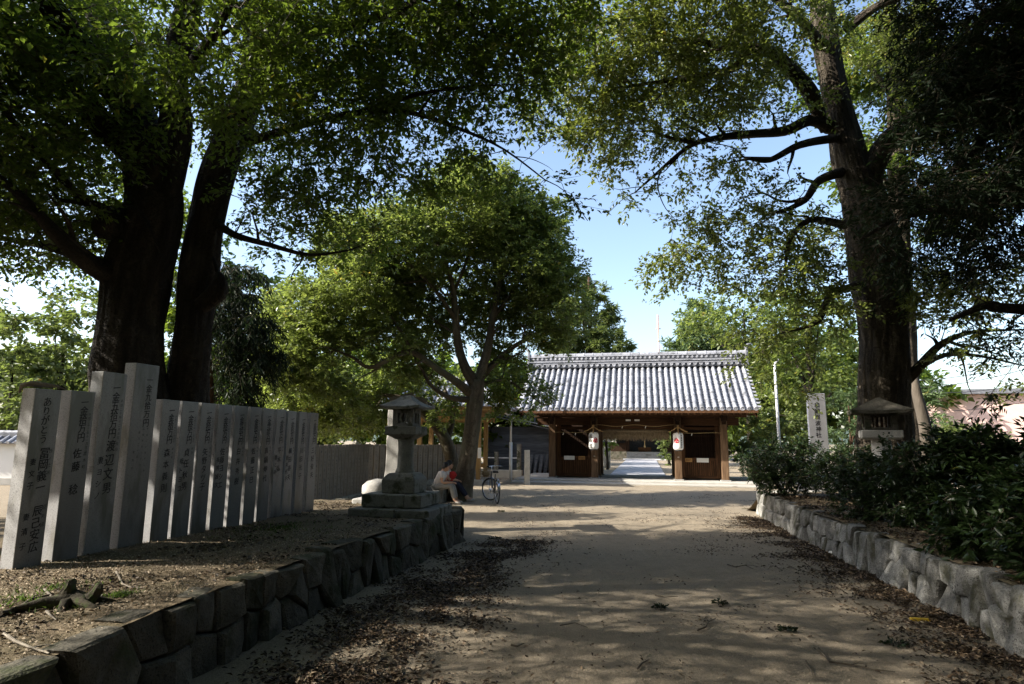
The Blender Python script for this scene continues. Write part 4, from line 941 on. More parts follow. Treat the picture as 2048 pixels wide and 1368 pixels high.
for k in range(7): MB().box((0, 0, 3.1), (.05, .05, 1.2)).build('slat', M_['shed_board'], sd_, (.2 + k * .22, .3, 0))
for k in range(6): MB().box((0, 0, .45), (.14, .1, 1.0), ry=.15).build('plank', M_['shed_board'], sd_, (.3 + k * .25, -.35, 0))
pv = empty('wash_pavilion', at(905, 930, 24.6).xy.to_3d(), -.1, 'open pavilion with yellowish posts and grey tiled hip roof behind the broad tree', 'pavilion')
pmx = MB().box((0, 0, 1.2), (.17, .17, 2.4)).mesh('post', M_['yellow_wood'], bevel=.01)
for x in (-1.1, 1.15):
    for y in (-.9, 1.0):
        link('post', pmx, pv, (x, y, .1)); MB().box((0, 0, 0), (.34, .34, .2)).build('post_base', M_['pale_granite'], pv, (x, y, .08), bevel=.01)
for y in (-.9, 1.0): MB().box((0, y, 2.42), (3.0, .14, .18)).build('beam', M_['yellow_wood'], pv); MB().box((0, y, .62), (2.2, .1, .16)).build('rail', M_['yellow_wood'], pv)
for x in (-1.1, 1.15): MB().box((x, .05, 2.6), (.14, 2.7, .16)).build('beam', M_['yellow_wood'], pv)
MB().box((0, 0, 0), (1.9, 1.0, .5)).build('basin', M_['old_granite'], pv, (0, .1, .3), bevel=.03)
MB().box((0, 0, 0), (4.2, 3.6, .14)).build('eave_board', M_['yellow_wood'], pv, (0, 0, 2.76))
rb = MB(); ex, ey, rx_, zr = 2.3, 1.95, .75, 3.95
def hip(t, s):   # s: side 0 front 1 right 2 back 3 left; returns edge halves
    return ex + (rx_ - ex) * t, ey * (1 - t), 2.84 + (zr - 2.84) * (t * .85 + .15 * t * t)
nn = 5
for i in range(nn):
    a, b2 = hip(i / nn, 0), hip((i + 1) / nn, 0)
    A = [(-a[0], -a[1], a[2]), (a[0], -a[1], a[2]), (a[0], a[1], a[2]), (-a[0], a[1], a[2])]; B = [(-b2[0], -b2[1], b2[2]), (b2[0], -b2[1], b2[2]), (b2[0], b2[1], b2[2]), (-b2[0], b2[1], b2[2])]
    rb.add(A + B, [(j, (j + 1) % 4, 4 + (j + 1) % 4, 4 + j) for j in range(4)])
prf = rb.build('roof', M_['tile_dark'], pv)
tb = MB()
for (sx, n_) in ((0, 22), (1, 18)):
    for sgn in (-1, 1):
        for k in range(n_):
            c = (-1 + 2 * (k + .5) / n_); p = []
            for i in range(7):
                t = i / 6; hx, hy, z = hip(t, 0)
                if sx == 0:
                    x = c * ex
                    if abs(x) > hx: break
                    p.append((x, sgn * hy, z + .02))
                else:
                    y = c * ey
                    if abs(y) > hy: break
                    p.append((sgn * hx, y, z + .02))
            if len(p) > 1: tb.tube(p, .06, 6)
            else:
                hx, hy, z = hip(0, 0); q = (c * ex, sgn * hy, z + .02) if sx == 0 else (sgn * hx, c * ey, z + .02); tb.tube([q, (q[0] * .96, q[1] * .96, z + .05)], .06, 6)
tag(tb.build('cover_tile', M_['tile'], prf), kind='stuff')
rdg = MB().tube([(-rx_ - .1, 0, zr + .06), (rx_ + .1, 0, zr + .06)], .12, 10)
for sx in (-1, 1):
    for sy in (-1, 1): rdg.tube([(sx * ex * 1.01, sy * ey * 1.01, 2.96), (sx * (ex + rx_) / 2, sy * ey / 2, 3.4), (sx * rx_, 0, zr + .05)], [.1, .09, .09], 8)
rdg.build('ridge', M_['tile'], prf)
MB().box((0, 0, 0), (.13, .012, .38)).build('notice', M_['paper'], pv, (1.2, -1.0, 1.15), (0, 0, .1))
tag(MB().tube([(0, 0, 0), (0, 0, 2.0)], .045, 8).build('white_pole', M_['metal_pole'], None, at(956, 950, 25.6).xy.to_3d()), 'thin white pole just left of the pavilion post with the notice', 'pole')
bn = empty('sign_pillar', at(1640, 930, 19.0).xy.to_3d(), -.33, 'tall white stone pillar with brushed shrine name, standing behind the shrubs', 'pillar')
MB().box((0, 0, 1.55), (.52, .36, 3.1), taper=.93).build('shaft', M_['white_stone'], bn, bevel=.012)
MB().box((0, 0, .2), (1.2, 1.1, .4)).box((0, 0, .5), (.9, .8, .2)).build('base', M_['pale_granite'], bn, bevel=.02)
b = MB(); column(b, '和爾賀波神社', .0, -.28, .17, .178, T((0, -.184, 3.1)) @ Matrix.Rotation(R(-.4), 4, 'X'), shear=.05); b.build('lettering', M_['ink'], bn)
mast = at(1318, 710, 60); tag(MB().tube([(0, 0, 0), (0, 0, mast.z + 4)], .09, 6).tube([(-.25, 0, mast.z + 2.6), (.25, 0, mast.z + 2.6)], .05, 5).build('antenna_mast', M_['pink_wall'], None, (mast.x, mast.y, 0)), 'thin reddish mast rising behind the gate roof against the sky', 'mast')
# white plastered wall with tile coping, far left
pw = empty('plastered_wall', (-19.5, 21.6, 0), .0, 'white plastered wall with a grey tile coping at the far left', 'wall')
MB().box((0, 0, .7), (12, .3, 1.4)).build('plaster_face', M_['plaster'], pw, bevel=.01)
MB().box((0, 0, .12), (12.1, .42, .24)).build('footing', M_['concrete'], pw, bevel=.01)
for s in (-1, 1): MB().box((0, s * .19, 1.5), (12.2, .46, .05), rx=-s * .5).build('coping', M_['tile_dark'], pw)
cm = MB().tube([(0, -.42, 1.42), (0, -.05, 1.63)], .055, 7).mesh('coping_tile', M_['tile'])
for k in range(48): link('coping_tile', cm, pw, (-5.9 + k * .25, 0, 0))
for z, w in ((1.64, .2), (1.7, .14)): MB().box((0, 0, z), (12.2, w, .05)).build('ridge_course', M_['tile_dark'], pw)
MB().tube([(-6.1, 0, 1.76), (6.1, 0, 1.76)], .07, 10).build('ridge_cap', M_['tile'], pw)
# lantern in the right-hand bed
LB = at(1768, 955, 10.6); LB.z = .42
L3 = empty('stone_lantern', LB, R(-24), 'broad roofed stone lantern in the right shrub bed before the big trunk', 'stone lantern')
sc3 = 1.0; top3 = at(1768, 793, 10.6).z - LB.z
zf = lambda py: at(1768, py, 10.6).z - LB.z
rings([(.3, -.1), (.3, .12), (.22, .2)]).build('pedestal', M_['old_granite'], L3, bevel=.01, sub=1, noise_amp=.01)
MB().lathe([(.16, .18), (.14, .3), (.15, zf(882) + .02)], 14).build('shaft', M_['pale_granite'], L3, smooth=True)
rings([(.25, zf(879)), (.3, zf(876)), (.3, zf(861))]).build('platform', M_['pale_granite'], L3, bevel=.012, sub=1, noise_amp=.005)
fb3 = window_frame(.24, zf(861), zf(826), open_=.6).build('firebox', M_['dark_wall_stone'], L3, bevel=.006)
b = MB()
for a in range(4):
    for k in range(3): b.box((-.07 + .07 * k, -.225, (zf(861) + zf(826)) / 2), (.02, .015, zf(826) - zf(861) - .02), RZ(a * math.pi / 2))
b.build('window_bar', M_['wood_dark'], fb3)
curved_roof(.45, zf(829), zf(795) - zf(822), .05, .03, up=.02).build('roof', M_['dark_wall_stone'], L3, sub=1, noise_amp=.012, noise_sc=7)  # dark stone of roof and firebox stands in for canopy shade
#PART4
# ================================================================= TREES
def A(*q): return [(at(x, y, Y), r) for x, y, Y, r in q]
def B(x, y, Y, rx, ry, rz, w=1.0): return (at(x, y, Y), (rx, ry, rz), w)
def G0(px, Y, z=0.0):
    p = at(px, 900, Y); return Vector((p.x, p.y, z))
# --- the two dark trunks on the left
b1 = G0(262, 8.9, -.1)
tree('broadleaf_tree', 'huge dark trunked tree behind the tall pillars, leftmost of the twin trunks', 'tree',
     [[(b1, .58)] + A((258, 860, 8.9, 0.488), (258, 760, 8.9, 0.446), (264, 640, 8.85, 0.423), (278, 540, 8.8, 0.432), (305, 430, 8.8, 0.405), (303, 330, 8.8, 0.368), (272, 230, 8.8, 0.304), (236, 130, 8.9, 0.267), (207, 40, 9, 0.230), (185, -80, 9.1, 0.184), (170, -300, 9.3, 0.110)),
      A((262, 570, 8.8, 0.202), (205, 540, 8.4, 0.156), (160, 510, 8.0, 0.120), (100, 455, 7.6, 0.083), (50, 400, 7.3, 0.055), (-40, 330, 7.0, 0.037), (-200, 260, 6.5, 0.018)),
      A((185, 527, 8.2, 0.083), (120, 500, 8.4, 0.064), (40, 482, 8.6, 0.046), (-80, 465, 8.8, 0.023)),
      A((240, 440, 8.7, 0.221), (212, 452, 8.3, 0.184), (208, 425, 8.2, 0.110), (160, 395, 8.0, 0.064), (90, 320, 7.6, 0.046), (30, 250, 7.2, 0.032), (-60, 120, 6.8, 0.018)),
      A((250, 410, 8.4, 0.046), (285, 430, 8.1, 0.032), (305, 470, 8.0, 0.018)),
      A((320, 390, 8.7, 0.276), (352, 260, 8.6, 0.239), (350, 150, 8.5, 0.202), (375, 30, 8.3, 0.166), (410, -100, 8, 0.120), (460, -300, 7.6, 0.055)),
      A((262, 210, 8.8, 0.110), (190, 140, 8.3, 0.074), (110, 85, 7.8, 0.055), (20, 40, 7.3, 0.037), (-100, -20, 6.8, 0.018)),
      A((350, 170, 8.5, 0.092), (420, 80, 7.6, 0.064), (470, -20, 6.8, 0.046), (520, -160, 6.0, 0.028)),
      [(at(300, 340, 8.8), .2), (Vector((-7.5, 7.5, 7.5)), .14), (Vector((-9.5, 6.5, 8.6)), .08), (Vector((-11.5, 5.5, 9.4)), .03)],
      [(at(285, 260, 8.8), .18), (Vector((-6.5, 5.5, 8.2)), .11), (Vector((-6.8, 3.2, 9.0)), .06), (Vector((-7.2, 1.2, 9.4)), .03)]],
     [B(60, 300, 7.8, 1.5, 1.6, 1.5), B(80, 90, 7.6, 1.5, 1.6, 1.2), B(-60, 420, 8, 1.5, 1.6, .8), B(110, 480, 8.6, .9, 1.2, .45, .8), B(250, 40, 10.4, 1.3, 1.3, .9), B(420, 90, 6.8, 1.2, 1.2, 1.0), B(480, 250, 10.8, 1.1, 1.1, .9, .8), B(-60, 100, 8, 2, 2, 2)],
     18, 44, .45, .086, .044, M_['leaf_canopy'], M_['bark_dark'], droop=.35, rough=.055, n=20, sides=1.1)
b2 = G0(372, 9.4, -.1)
tree('broadleaf_tree', 'slimmer dark trunk with a burl right of the twin, its canopy spreading over the way', 'tree',
     [[(b2, .37)] + A((372, 870, 9.4, 0.301), (376, 780, 9.4, 0.275), (388, 650, 9.3, 0.258), (398, 550, 9.3, 0.275), (410, 450, 9.3, 0.267), (440, 340, 9.2, 0.258), (482, 230, 9.2, 0.241), (520, 130, 9.1, 0.215), (562, 40, 9, 0.172), (620, -80, 8.9, 0.129), (680, -280, 8.7, 0.069)),
      A((405, 610, 9.1, 0.129), (434, 585, 9.0, 0.146), (440, 562, 9.0, 0.103), (436, 545, 9.05, 0.034)),
      A((535, 110, 9.1, 0.129), (590, 70, 8.8, 0.103), (650, 60, 8.4, 0.086), (720, 45, 8.0, 0.069), (800, 20, 7.5, 0.052), (880, -30, 7.0, 0.034)),
      A((470, 290, 9.2, 0.086), (540, 270, 9.0, 0.069), (620, 245, 8.8, 0.056), (720, 225, 8.6, 0.047), (820, 225, 8.4, 0.039), (930, 262, 8.2, 0.026), (1010, 300, 8.1, 0.015), (1090, 360, 8.0, 0.009)),
      A((720, 225, 8.6, 0.043), (830, 190, 8.3, 0.030), (920, 175, 8.1, 0.022), (1000, 170, 8, 0.010)),
      A((425, 440, 9.2, 0.077), (470, 470, 9.0, 0.052), (540, 490, 8.8, 0.039), (620, 510, 8.7, 0.026), (700, 500, 8.6, 0.013)),
      A((500, 200, 9.1, 0.086), (600, 170, 9.6, 0.069), (700, 120, 10, 0.052), (820, 90, 10.4, 0.034), (960, 100, 10.8, 0.017)),
      A((560, 60, 9, 0.086), (640, -60, 7.4, 0.069), (760, -200, 6.2, 0.052), (900, -400, 5.2, 0.026)),
      [(at(500, 180, 9.1), .16), (Vector((-3.2, 7.0, 8.6)), .1), (Vector((-1.6, 5.2, 9.6)), .06), (Vector((.2, 3.8, 10.2)), .03)]],
     [B(560, 130, 8.6, 1.0, 1.2, .9), B(700, 130, 8.4, 1.2, 1.5, 1.0), B(860, 90, 8.0, 1.2, 1.5, .8), B(620, 320, 9.0, 1.1, 1.2, .8), B(560, 430, 9.2, .8, 1.0, .7), B(760, 300, 8.7, 1.1, 1.2, .6, .9), B(860, 200, 8.3, .9, 1.0, .6, .9), B(700, 470, 9.2, .9, .9, .35, .8),
      B(940, 240, 8.2, .6, .8, .35, .8), B(1010, 330, 8.1, .3, .5, .25, .8), B(1090, 360, 8.0, .3, .4, .16, .7), B(1160, 400, 8.0, .22, .3, .1, .8), B(1050, 90, 8.4, .9, 1.2, .5, .8), B(760, -20, 7.4, 1.4, 1.6, .7), B(1000, -40, 7, 1.4, 1.6, .6), B(1000, 150, 8.2, .7, .9, .5), B(1080, 240, 8.1, .4, .6, .3), B(1130, 20, 8, 1.0, 1.2, .5), B(950, 350, 8.4, .5, .6, .25), B(1060, 160, 8.3, .6, .8, .4), B(860, 330, 8.6, .7, .8, .35), B(540, -20, 8, 1, 1, .6)],
     19, 44, .45, .086, .044, M_['leaf_canopy'], M_['bark_dark'], droop=.4, rough=.055, n=20, sides=1.1)
# --- off-frame trees left of the view, crowns shaped to shade and dapple the way
def simple_tree(name, label, px, Y, z0, trunk_h, r, blobs, dens, nleaf, L, W, lm, bm_='bark_dark', spread=.5, group=None, lean=0.0, droop=.3, pos=None, **k):
    b = Vector(pos) if pos else G0(px, Y, z0); cx = sum(q[0].x * q[1][0] for q in blobs) / sum(q[1][0] for q in blobs); topz = max(q[0].z for q in blobs)
    lm_ = [[(b, r), (b + Vector((lean * .3, 0, trunk_h * .5)), r * .82), (Vector((b.x * .5 + cx * .5, b.y, b.z + trunk_h)), r * .66), (Vector((cx, b.y, max(topz, b.z + trunk_h + .5))), r * .25)]]
    for q in blobs[:7]:
        s = lm_[0][2][0].lerp(lm_[0][3][0], rnd.uniform(.0, .5)); e = Vector(q[0]); lm_.append([(s, r * .4), (s.lerp(e, .45) + Vector((rnd.uniform(-.2, .2), rnd.uniform(-.2, .2), .15)), r * .26), (e, r * .08)])
    return tree(name, label, 'tree', lm_, blobs, dens, nleaf, spread, L, W, M_[lm], M_[bm_], droop=droop, group=group, base=b, n=10, wisps=False, **k)
V = Vector
simple_tree('broadleaf_tree', 'broad off-frame tree left of the view, its crown shaped to shade the way', 0, 0, 0, 3.5, .4, [(V((-9.5, 4.2, 7.8)), (3.2, 3.4, 2.3), .8), (V((-6.8, 2.2, 8.2)), (2.6, 2.6, 1.6), .8), (V((-12.5, 8.5, 7.5)), (2.8, 2.6, 2.6), .2), (V((-9.8, 10.5, 8.6)), (2.6, 2.8, 2.2), .08), (V((-6.6, 3.4, 5.8)), (2.2, 2.8, 1.6), .9), (V((-8.2, 7.4, 6.6)), (2.0, 2.0, 1.2), .6), (V((-14, 13.0, 7)), (2.0, 2.2, 2.0), .1), (V((-4.2, .2, 5.0)), (2.2, 2.2, 1.6), .8)], 8.2, 30, .09, .052, 'leaf_canopy', pos=(-9.8, 5.5, 0), spread=.7)
simple_tree('broadleaf_tree', 'off-frame tree left of the bank, its high crown shaped to shade the near ground', 0, 0, 0, 4, .36, [(V((-4.0, 1.0, 7.8)), (2.8, 2.4, 1.4), .9), (V((-3.4, 4.4, 9.4)), (2.6, 2.4, 1.3), .8), (V((-1.0, 6.6, 9.8)), (2.2, 2.4, 1.1), .7), (V((-7.4, 5.6, 10.2)), (2.6, 2.6, 1.4), .7)], 8.2, 30, .09, .052, 'leaf_canopy', pos=(-7.8, -.6, 0), spread=.7)
# --- unseen trees round and behind the viewpoint, added to block sky light
for (x, y, bl, lb) in ((9.5, 1.0, [(V((8.5, 1.5, 9.0)), (3.2, 3.4, 2.0), 1), (V((11.5, 4.5, 10.5)), (3, 3, 2.4), 1), (V((10.5, -1.5, 7)), (2.6, 2.6, 2.2), 1), (V((3.5, 2.5, 10.8)), (3.8, 3.6, 1.1), 1), (V((-.5, 4.5, 12.4)), (3.4, 3.4, 1.0), 1), (V((4.5, 8.0, 12.2)), (3.4, 3.0, 1.2), 1), (V((8.5, 7, 11.5)), (2.6, 3, 1.6), 1)], 'tall unseen tree right of the view, added to block sky light'),
                       (3.0, -7.0, [(V((2.5, -4.5, 9.0)), (3.6, 3.0, 2.0), 1), (V((5.5, -7, 8)), (3, 3, 3), 1), (V((-.5, -8, 7)), (3, 3, 3), 1)], 'tall unseen tree behind the viewpoint, right of the way, added for shade'),
                       (-6.5, -7.0, [(V((-5.5, -4.5, 9.0)), (3.4, 3.0, 2.2), 1), (V((-8.5, -7, 7)), (3, 3, 3.4), 1), (V((-3.5, -8.5, 8)), (3, 3, 3), 1)], 'tall unseen tree behind the viewpoint, left of the way, added for shade'),
                       (13.5, 9.5, [(V((13, 10, 9.5)), (3.2, 3.4, 3.0), 1), (V((15.5, 12.5, 8.5)), (3, 3, 3), 1), (V((14.5, 6.0, 7.0)), (2.4, 2.6, 2.6), 1)], 'tall unseen tree right of the shrub bed, added for shade')):
    simple_tree('broadleaf_tree', lb, 0, 0, 0, 3.6, .4, bl, 2.8, 64, .34, .22, 'leaf_canopy', pos=(x, y, 0), spread=.95)
# --- ring of outsize leaves, never in the frame, added to block sky light
Pw = []
for k in range(26000):
    a = rnd.uniform(0, 2 * math.pi); r_ = rnd.uniform(13, 20); x, y = r_ * math.cos(a), r_ * math.sin(a) + 2
    if y > 3 + abs(x) * .75 - 3: continue
    Pw.append((x, y, rnd.uniform(0, 1) ** .8 * ((9.5 + 2.5 * math.sin(a * 7)) if x > -7 or y < -1 else 4.2)))
Pw = np.array(Pw); n_ = len(Pw)
tag(link('shade_leaf_ring', leaf_mesh('shade_leaf_ring', Pw, rand_unit(n_), rand_unit(n_), .75, .6, M_['leaf_dark'])), kind='stuff')
# --- the broad tree in the middle
bc = G0(921, 17.3, -.05)
tree('broadleaf_tree', 'round crowned sunlit tree in the middle, people seated at its foot', 'tree',
     [[(bc, .42)] + A((926, 975, 17.3, 0.311), (934, 930, 17.3, 0.244), (942, 870, 17.3, 0.222), (950, 810, 17.3, 0.222), (955, 760, 17.3, 0.200)),
      A((955, 775, 17.3, 0.178), (930, 735, 17.2, 0.141), (915, 680, 17.1, 0.111), (910, 620, 17.0, 0.096), (903, 560, 17, 0.067), (880, 500, 16.9, 0.044), (860, 430, 16.8, 0.022)),
      A((957, 765, 17.3, 0.148), (975, 700, 17.4, 0.118), (985, 640, 17.5, 0.089), (1000, 560, 17.6, 0.067), (1010, 470, 17.6, 0.030)),
      A((945, 790, 17.3, 0.148), (915, 765, 17.0, 0.111), (870, 735, 16.7, 0.089), (825, 705, 16.4, 0.074), (790, 712, 16.2, 0.067), (740, 735, 16, 0.052), (700, 712, 15.9, 0.037), (640, 690, 15.8, 0.018)),
      A((825, 705, 16.4, 0.052), (800, 660, 16.2, 0.037), (760, 600, 16, 0.022)),
      A((948, 800, 17.3, 0.104), (900, 795, 16.9, 0.067), (862, 770, 16.7, 0.052), (845, 740, 16.6, 0.030)),
      A((958, 760, 17.4, 0.111), (1000, 715, 17.7, 0.081), (1050, 680, 18, 0.059), (1110, 660, 18.2, 0.022)),
      A((912, 640, 17, 0.067), (870, 580, 16.6, 0.052), (810, 520, 16.3, 0.030), (740, 470, 16.1, 0.015)),
      A((985, 640, 17.5, 0.059), (1040, 560, 17.9, 0.037), (1090, 490, 18.1, 0.015)),
      A((906, 590, 17, 0.052), (940, 500, 17.4, 0.037), (950, 420, 17.5, 0.015)),
      A((960, 770, 17.4, 0.059), (1010, 760, 17.9, 0.044), (1060, 790, 18.1, 0.022))],
     [B(940, 440, 17.4, 2.0, 2.2, 1.1), B(1040, 520, 17.8, 1.5, 2.0, 1.5), B(800, 500, 16.6, 1.8, 1.8, 1.2), B(1100, 610, 18, 1.15, 1.8, 1.3), B(700, 600, 16.2, 1.5, 1.6, 1.2), B(620, 700, 16.0, 1.3, 1.3, 1.0), B(780, 690, 16.8, 1.2, 1.3, .7, .6), B(900, 600, 18.6, 1.8, 1.3, 1.2, .6),
      B(1010, 740, 18.3, .8, 1.0, .8, .9), B(640, 800, 16.6, 1.2, 1.0, .7, .8), B(1010, 780, 18.4, .8, .7, .5, .8), B(1085, 790, 18.4, .45, .5, .35), B(880, 780, 18.6, .8, .6, .6, .5), B(860, 640, 18.2, 1.3, 1.2, 1.0, .8), B(1000, 640, 18.6, 1.3, 1.2, 1.1, .8), B(760, 560, 17.4, 1.2, 1.4, 1.2), B(700, 480, 16.8, 1.1, 1.2, .8), B(1130, 560, 18.2, .6, 1.0, .8), B(560, 700, 16.2, .8, 1.0, .9), B(960, 380, 17.6, 1.5, 1.6, .7), B(1080, 785, 18.6, .45, .6, .35), B(1040, 820, 18.8, .6, .5, .25), B(900, 835, 18.3, .7, .5, .4), B(990, 800, 18.4, .6, .5, .5), B(840, 740, 17.6, .8, .9, .6), B(590, 640, 16.6, 1.1, 1.1, .9), B(600, 780, 17.2, 1.1, 1.0, .9), B(1060, 440, 17.8, 1.0, 1.3, .8), B(680, 850, 17.6, .9, .8, .4)],
     21, 60, .4, .1, .062, M_['leaf_round'], M_['bark_smooth'], droop=.1, rough=.05, n=14, sides=1.2)
tree('broadleaf_tree', 'leaning pale barked tree between the stone lantern and the broad tree', 'tree',
     [[(G0(912, 19.2, 0), .22)] + A((905, 930, 19.2, .2), (893, 885, 19.1, .19), (872, 850, 19, .17), (850, 828, 18.9, .13), (815, 800, 18.7, .1), (770, 790, 18.5, .05)),
      A((893, 880, 19.1, .12), (905, 830, 19.3, .08), (890, 780, 19.4, .05))],
     [B(700, 800, 19.0, 1.5, 1.2, 1.0), B(760, 760, 19.4, 1.2, 1.2, .8), B(880, 780, 19.8, 1.2, .9, .6, .7), B(600, 760, 19.2, 1.2, 1.2, 1.2)],
     13, 56, .42, .115, .075, M_['leaf_round'], M_['bark_smooth'], droop=.3, rough=.05, n=12)
# --- camphor on the right
bt = G0(1768, 13.2, .3)
tree('camphor_tree', 'big ridged camphor trunk behind the right stone lantern, forking high up', 'tree',
     [[(bt, .62)] + A((1766, 900, 13.2, .55), (1768, 820, 13.2, .5), (1768, 700, 13.2, .47), (1762, 600, 13.2, .52), (1752, 520, 13.2, .56), (1740, 450, 13.2, .5), (1722, 390, 13.2, .42), (1700, 320, 13.2, .36), (1682, 240, 13.2, .29), (1662, 150, 13.1, .26), (1648, 60, 13.0, .28), (1640, -40, 13, .22), (1630, -200, 13, .12)),
      A((1745, 430, 13.2, .36), (1738, 370, 13.1, .27), (1752, 320, 13.0, .24), (1785, 270, 12.8, .2), (1850, 220, 12.6, .14), (1920, 180, 12.4, .08)),
      A((1650, 262, 13.2, .1), (1622, 190, 12.8, .17), (1590, 150, 12.5, .15), (1545, 105, 12.2, .12), (1500, 98, 12.0, .1), (1440, 90, 11.8, .08), (1370, 82, 11.5, .05), (1280, 80, 11.2, .02)),
      A((1500, 98, 12.0, .09), (1470, 135, 11.9, .08), (1410, 152, 11.7, .065), (1330, 162, 11.5, .045), (1240, 175, 11.3, .02)),
      A((1660, 255, 13.2, .16), (1622, 240, 13.0, .13), (1570, 262, 12.8, .11), (1500, 268, 12.6, .09), (1440, 275, 12.4, .07), (1380, 292, 12.3, .05), (1310, 350, 12.2, .03), (1270, 385, 12.1, .012)),
      A((1440, 275, 12.4, .05), (1380, 285, 12, .04), (1300, 262, 11.8, .02)),
      A((1680, 275, 13.1, .1), (1600, 290, 12.6, .08), (1540, 320, 12.3, .055), (1500, 318, 12.2, .03)),
      A((1700, 340, 13.2, .12), (1640, 360, 12.8, .09), (1610, 400, 12.6, .07), (1560, 425, 12.4, .03)),
      A((1690, 450, 13, .1), (1620, 440, 12.6, .06), (1580, 480, 12.3, .04), (1570, 540, 12.2, .02)),
      A((1650, 100, 13, .14), (1600, 40, 12.4, .1), (1540, -10, 11.8, .07), (1450, -60, 11, .03)),
      A((1720, 570, 13, .09), (1660, 590, 12.7, .07), (1640, 640, 12.5, .055), (1590, 660, 12.3, .025)),
      A((1812, 760, 13.1, .12), (1838, 735, 12.9, .1), (1880, 690, 12.6, .07), (1940, 665, 12.3, .04), (2020, 660, 12, .02)),
      A((1838, 735, 12.9, .07), (1890, 710, 12.7, .05), (1960, 712, 12.4, .03), (2040, 730, 12.2, .015)),
      A((1690, 60, 13, .12), (1760, 10, 12.6, .09), (1850, -20, 12, .05))],
     [B(1330, 200, 11.8, 1.5, 1.4, .9), B(1200, 180, 11.5, 1.0, 1.2, .6), B(1440, 160, 12.2, 1.2, 1.5, .8), B(1430, 340, 12.5, 1.0, 1.0, .5, .7), B(1250, 270, 11.9, .9, .9, .45, .8), B(1290, 370, 12.1, .5, .5, .3, .7), B(1560, 200, 12.5, 1.0, 1.0, .9, .35), B(1560, 60, 12.2, 1.4, 1.5, .7),
      B(1330, 40, 11.2, 1.5, 1.5, .6), B(1200, 60, 10.8, 1.1, 1.3, .6), B(1550, 400, 12.6, .9, .9, .5, .8), B(1470, 470, 12.6, .9, 1.0, .45), B(1380, 510, 12.5, .7, .8, .5), B(1560, 530, 12.4, 1.1, 1.1, .6), B(1620, 470, 13.8, .7, .8, .6), B(1480, 560, 12.5, .7, .8, .35, .8),
      B(1620, 620, 12.3, .9, .9, .5, .8), B(1540, 680, 12.2, .7, .8, .4, .7), B(1700, 480, 14.6, .9, .6, .6, .7), B(1900, 600, 12.2, 1.2, 1.0, .5), B(1990, 700, 12, .9, 1.0, .3, .7), B(2040, 770, 11.8, .7, .8, .25, .6), B(1760, 60, 15.0, 1.4, 1.2, .9), B(1850, 200, 12.5, 1.1, 1, 1), B(1330, 530, 12.4, .5, .6, .4), B(1420, 440, 12.5, .7, .8, .35), B(1870, 560, 12.8, .9, .9, .5), B(2010, 560, 12.2, 1.0, .9, .6), B(1660, 560, 12.6, .7, .8, .5), B(1130, 130, 11.2, .8, 1.0, .5, .8), B(1150, 250, 11.6, .7, .8, .35, .8), B(1250, 110, 11, 1.2, 1.2, .5), B(1430, 20, 11.4, 1.3, 1.3, .5), B(1180, 330, 11.9, .35, .5, .2, .7), B(1240, 400, 12.1, .45, .5, .22, .7), B(1100, 200, 11.3, .7, .9, .4, .7), B(1510, 730, 13, .5, .6, .35, .8), B(1580, 700, 12.8, .6, .7, .4), B(1480, 690, 13.2, .4, .6, .25, .8), B(1600, 770, 13, .5, .6, .25, .8), B(1315, 500, 12.4, .42, .5, .3), B(1340, 440, 12.4, .4, .5, .22, .8), B(1190, 260, 11.6, .6, .7, .35, .8), B(1260, 330, 12, .5, .6, .3, .8), B(1340, 570, 12.6, .4, .5, .22, .7)],
     15, 56, .5, .096, .05, M_['leaf_camphor'], M_['bark_camphor'], droop=.45, rough=.045, n=24, sides=1.4)
tree('broadleaf_tree', 'straight slender trunk rising directly behind the camphor fork', 'tree',
     [[(G0(1835, 17.5, 0), .42)] + A((1818, 800, 17.5, .3), (1806, 600, 17.5, .28), (1798, 450, 17.5, .27), (1792, 300, 17.5, .25), (1790, 180, 17.5, .22), (1780, 40, 17.5, .2), (1775, -120, 17.5, .1)),
      A((1798, 300, 17.5, .12), (1860, 200, 17, .08), (1920, 120, 16.6, .04)), A((1790, 200, 17.5, .1), (1730, 120, 17.5, .06), (1700, 60, 17.4, .03)), A((1795, 400, 17.5, .1), (1740, 330, 18, .07), (1660, 300, 18.2, .03))],
     [B(1740, 330, 18, 1.2, 1.2, 1.0), B(1760, 120, 17.5, 1.5, 1.4, 1.2), B(1900, 160, 17, 1.6, 1.4, 1.4), B(1900, 400, 17.5, 1.4, 1.2, 1.2), B(1650, 200, 18.4, 1.0, 1, 1, .5)],
     11, 56, .5, .14, .08, M_['leaf_canopy'], M_['bark_camphor'], droop=.4, n=14)
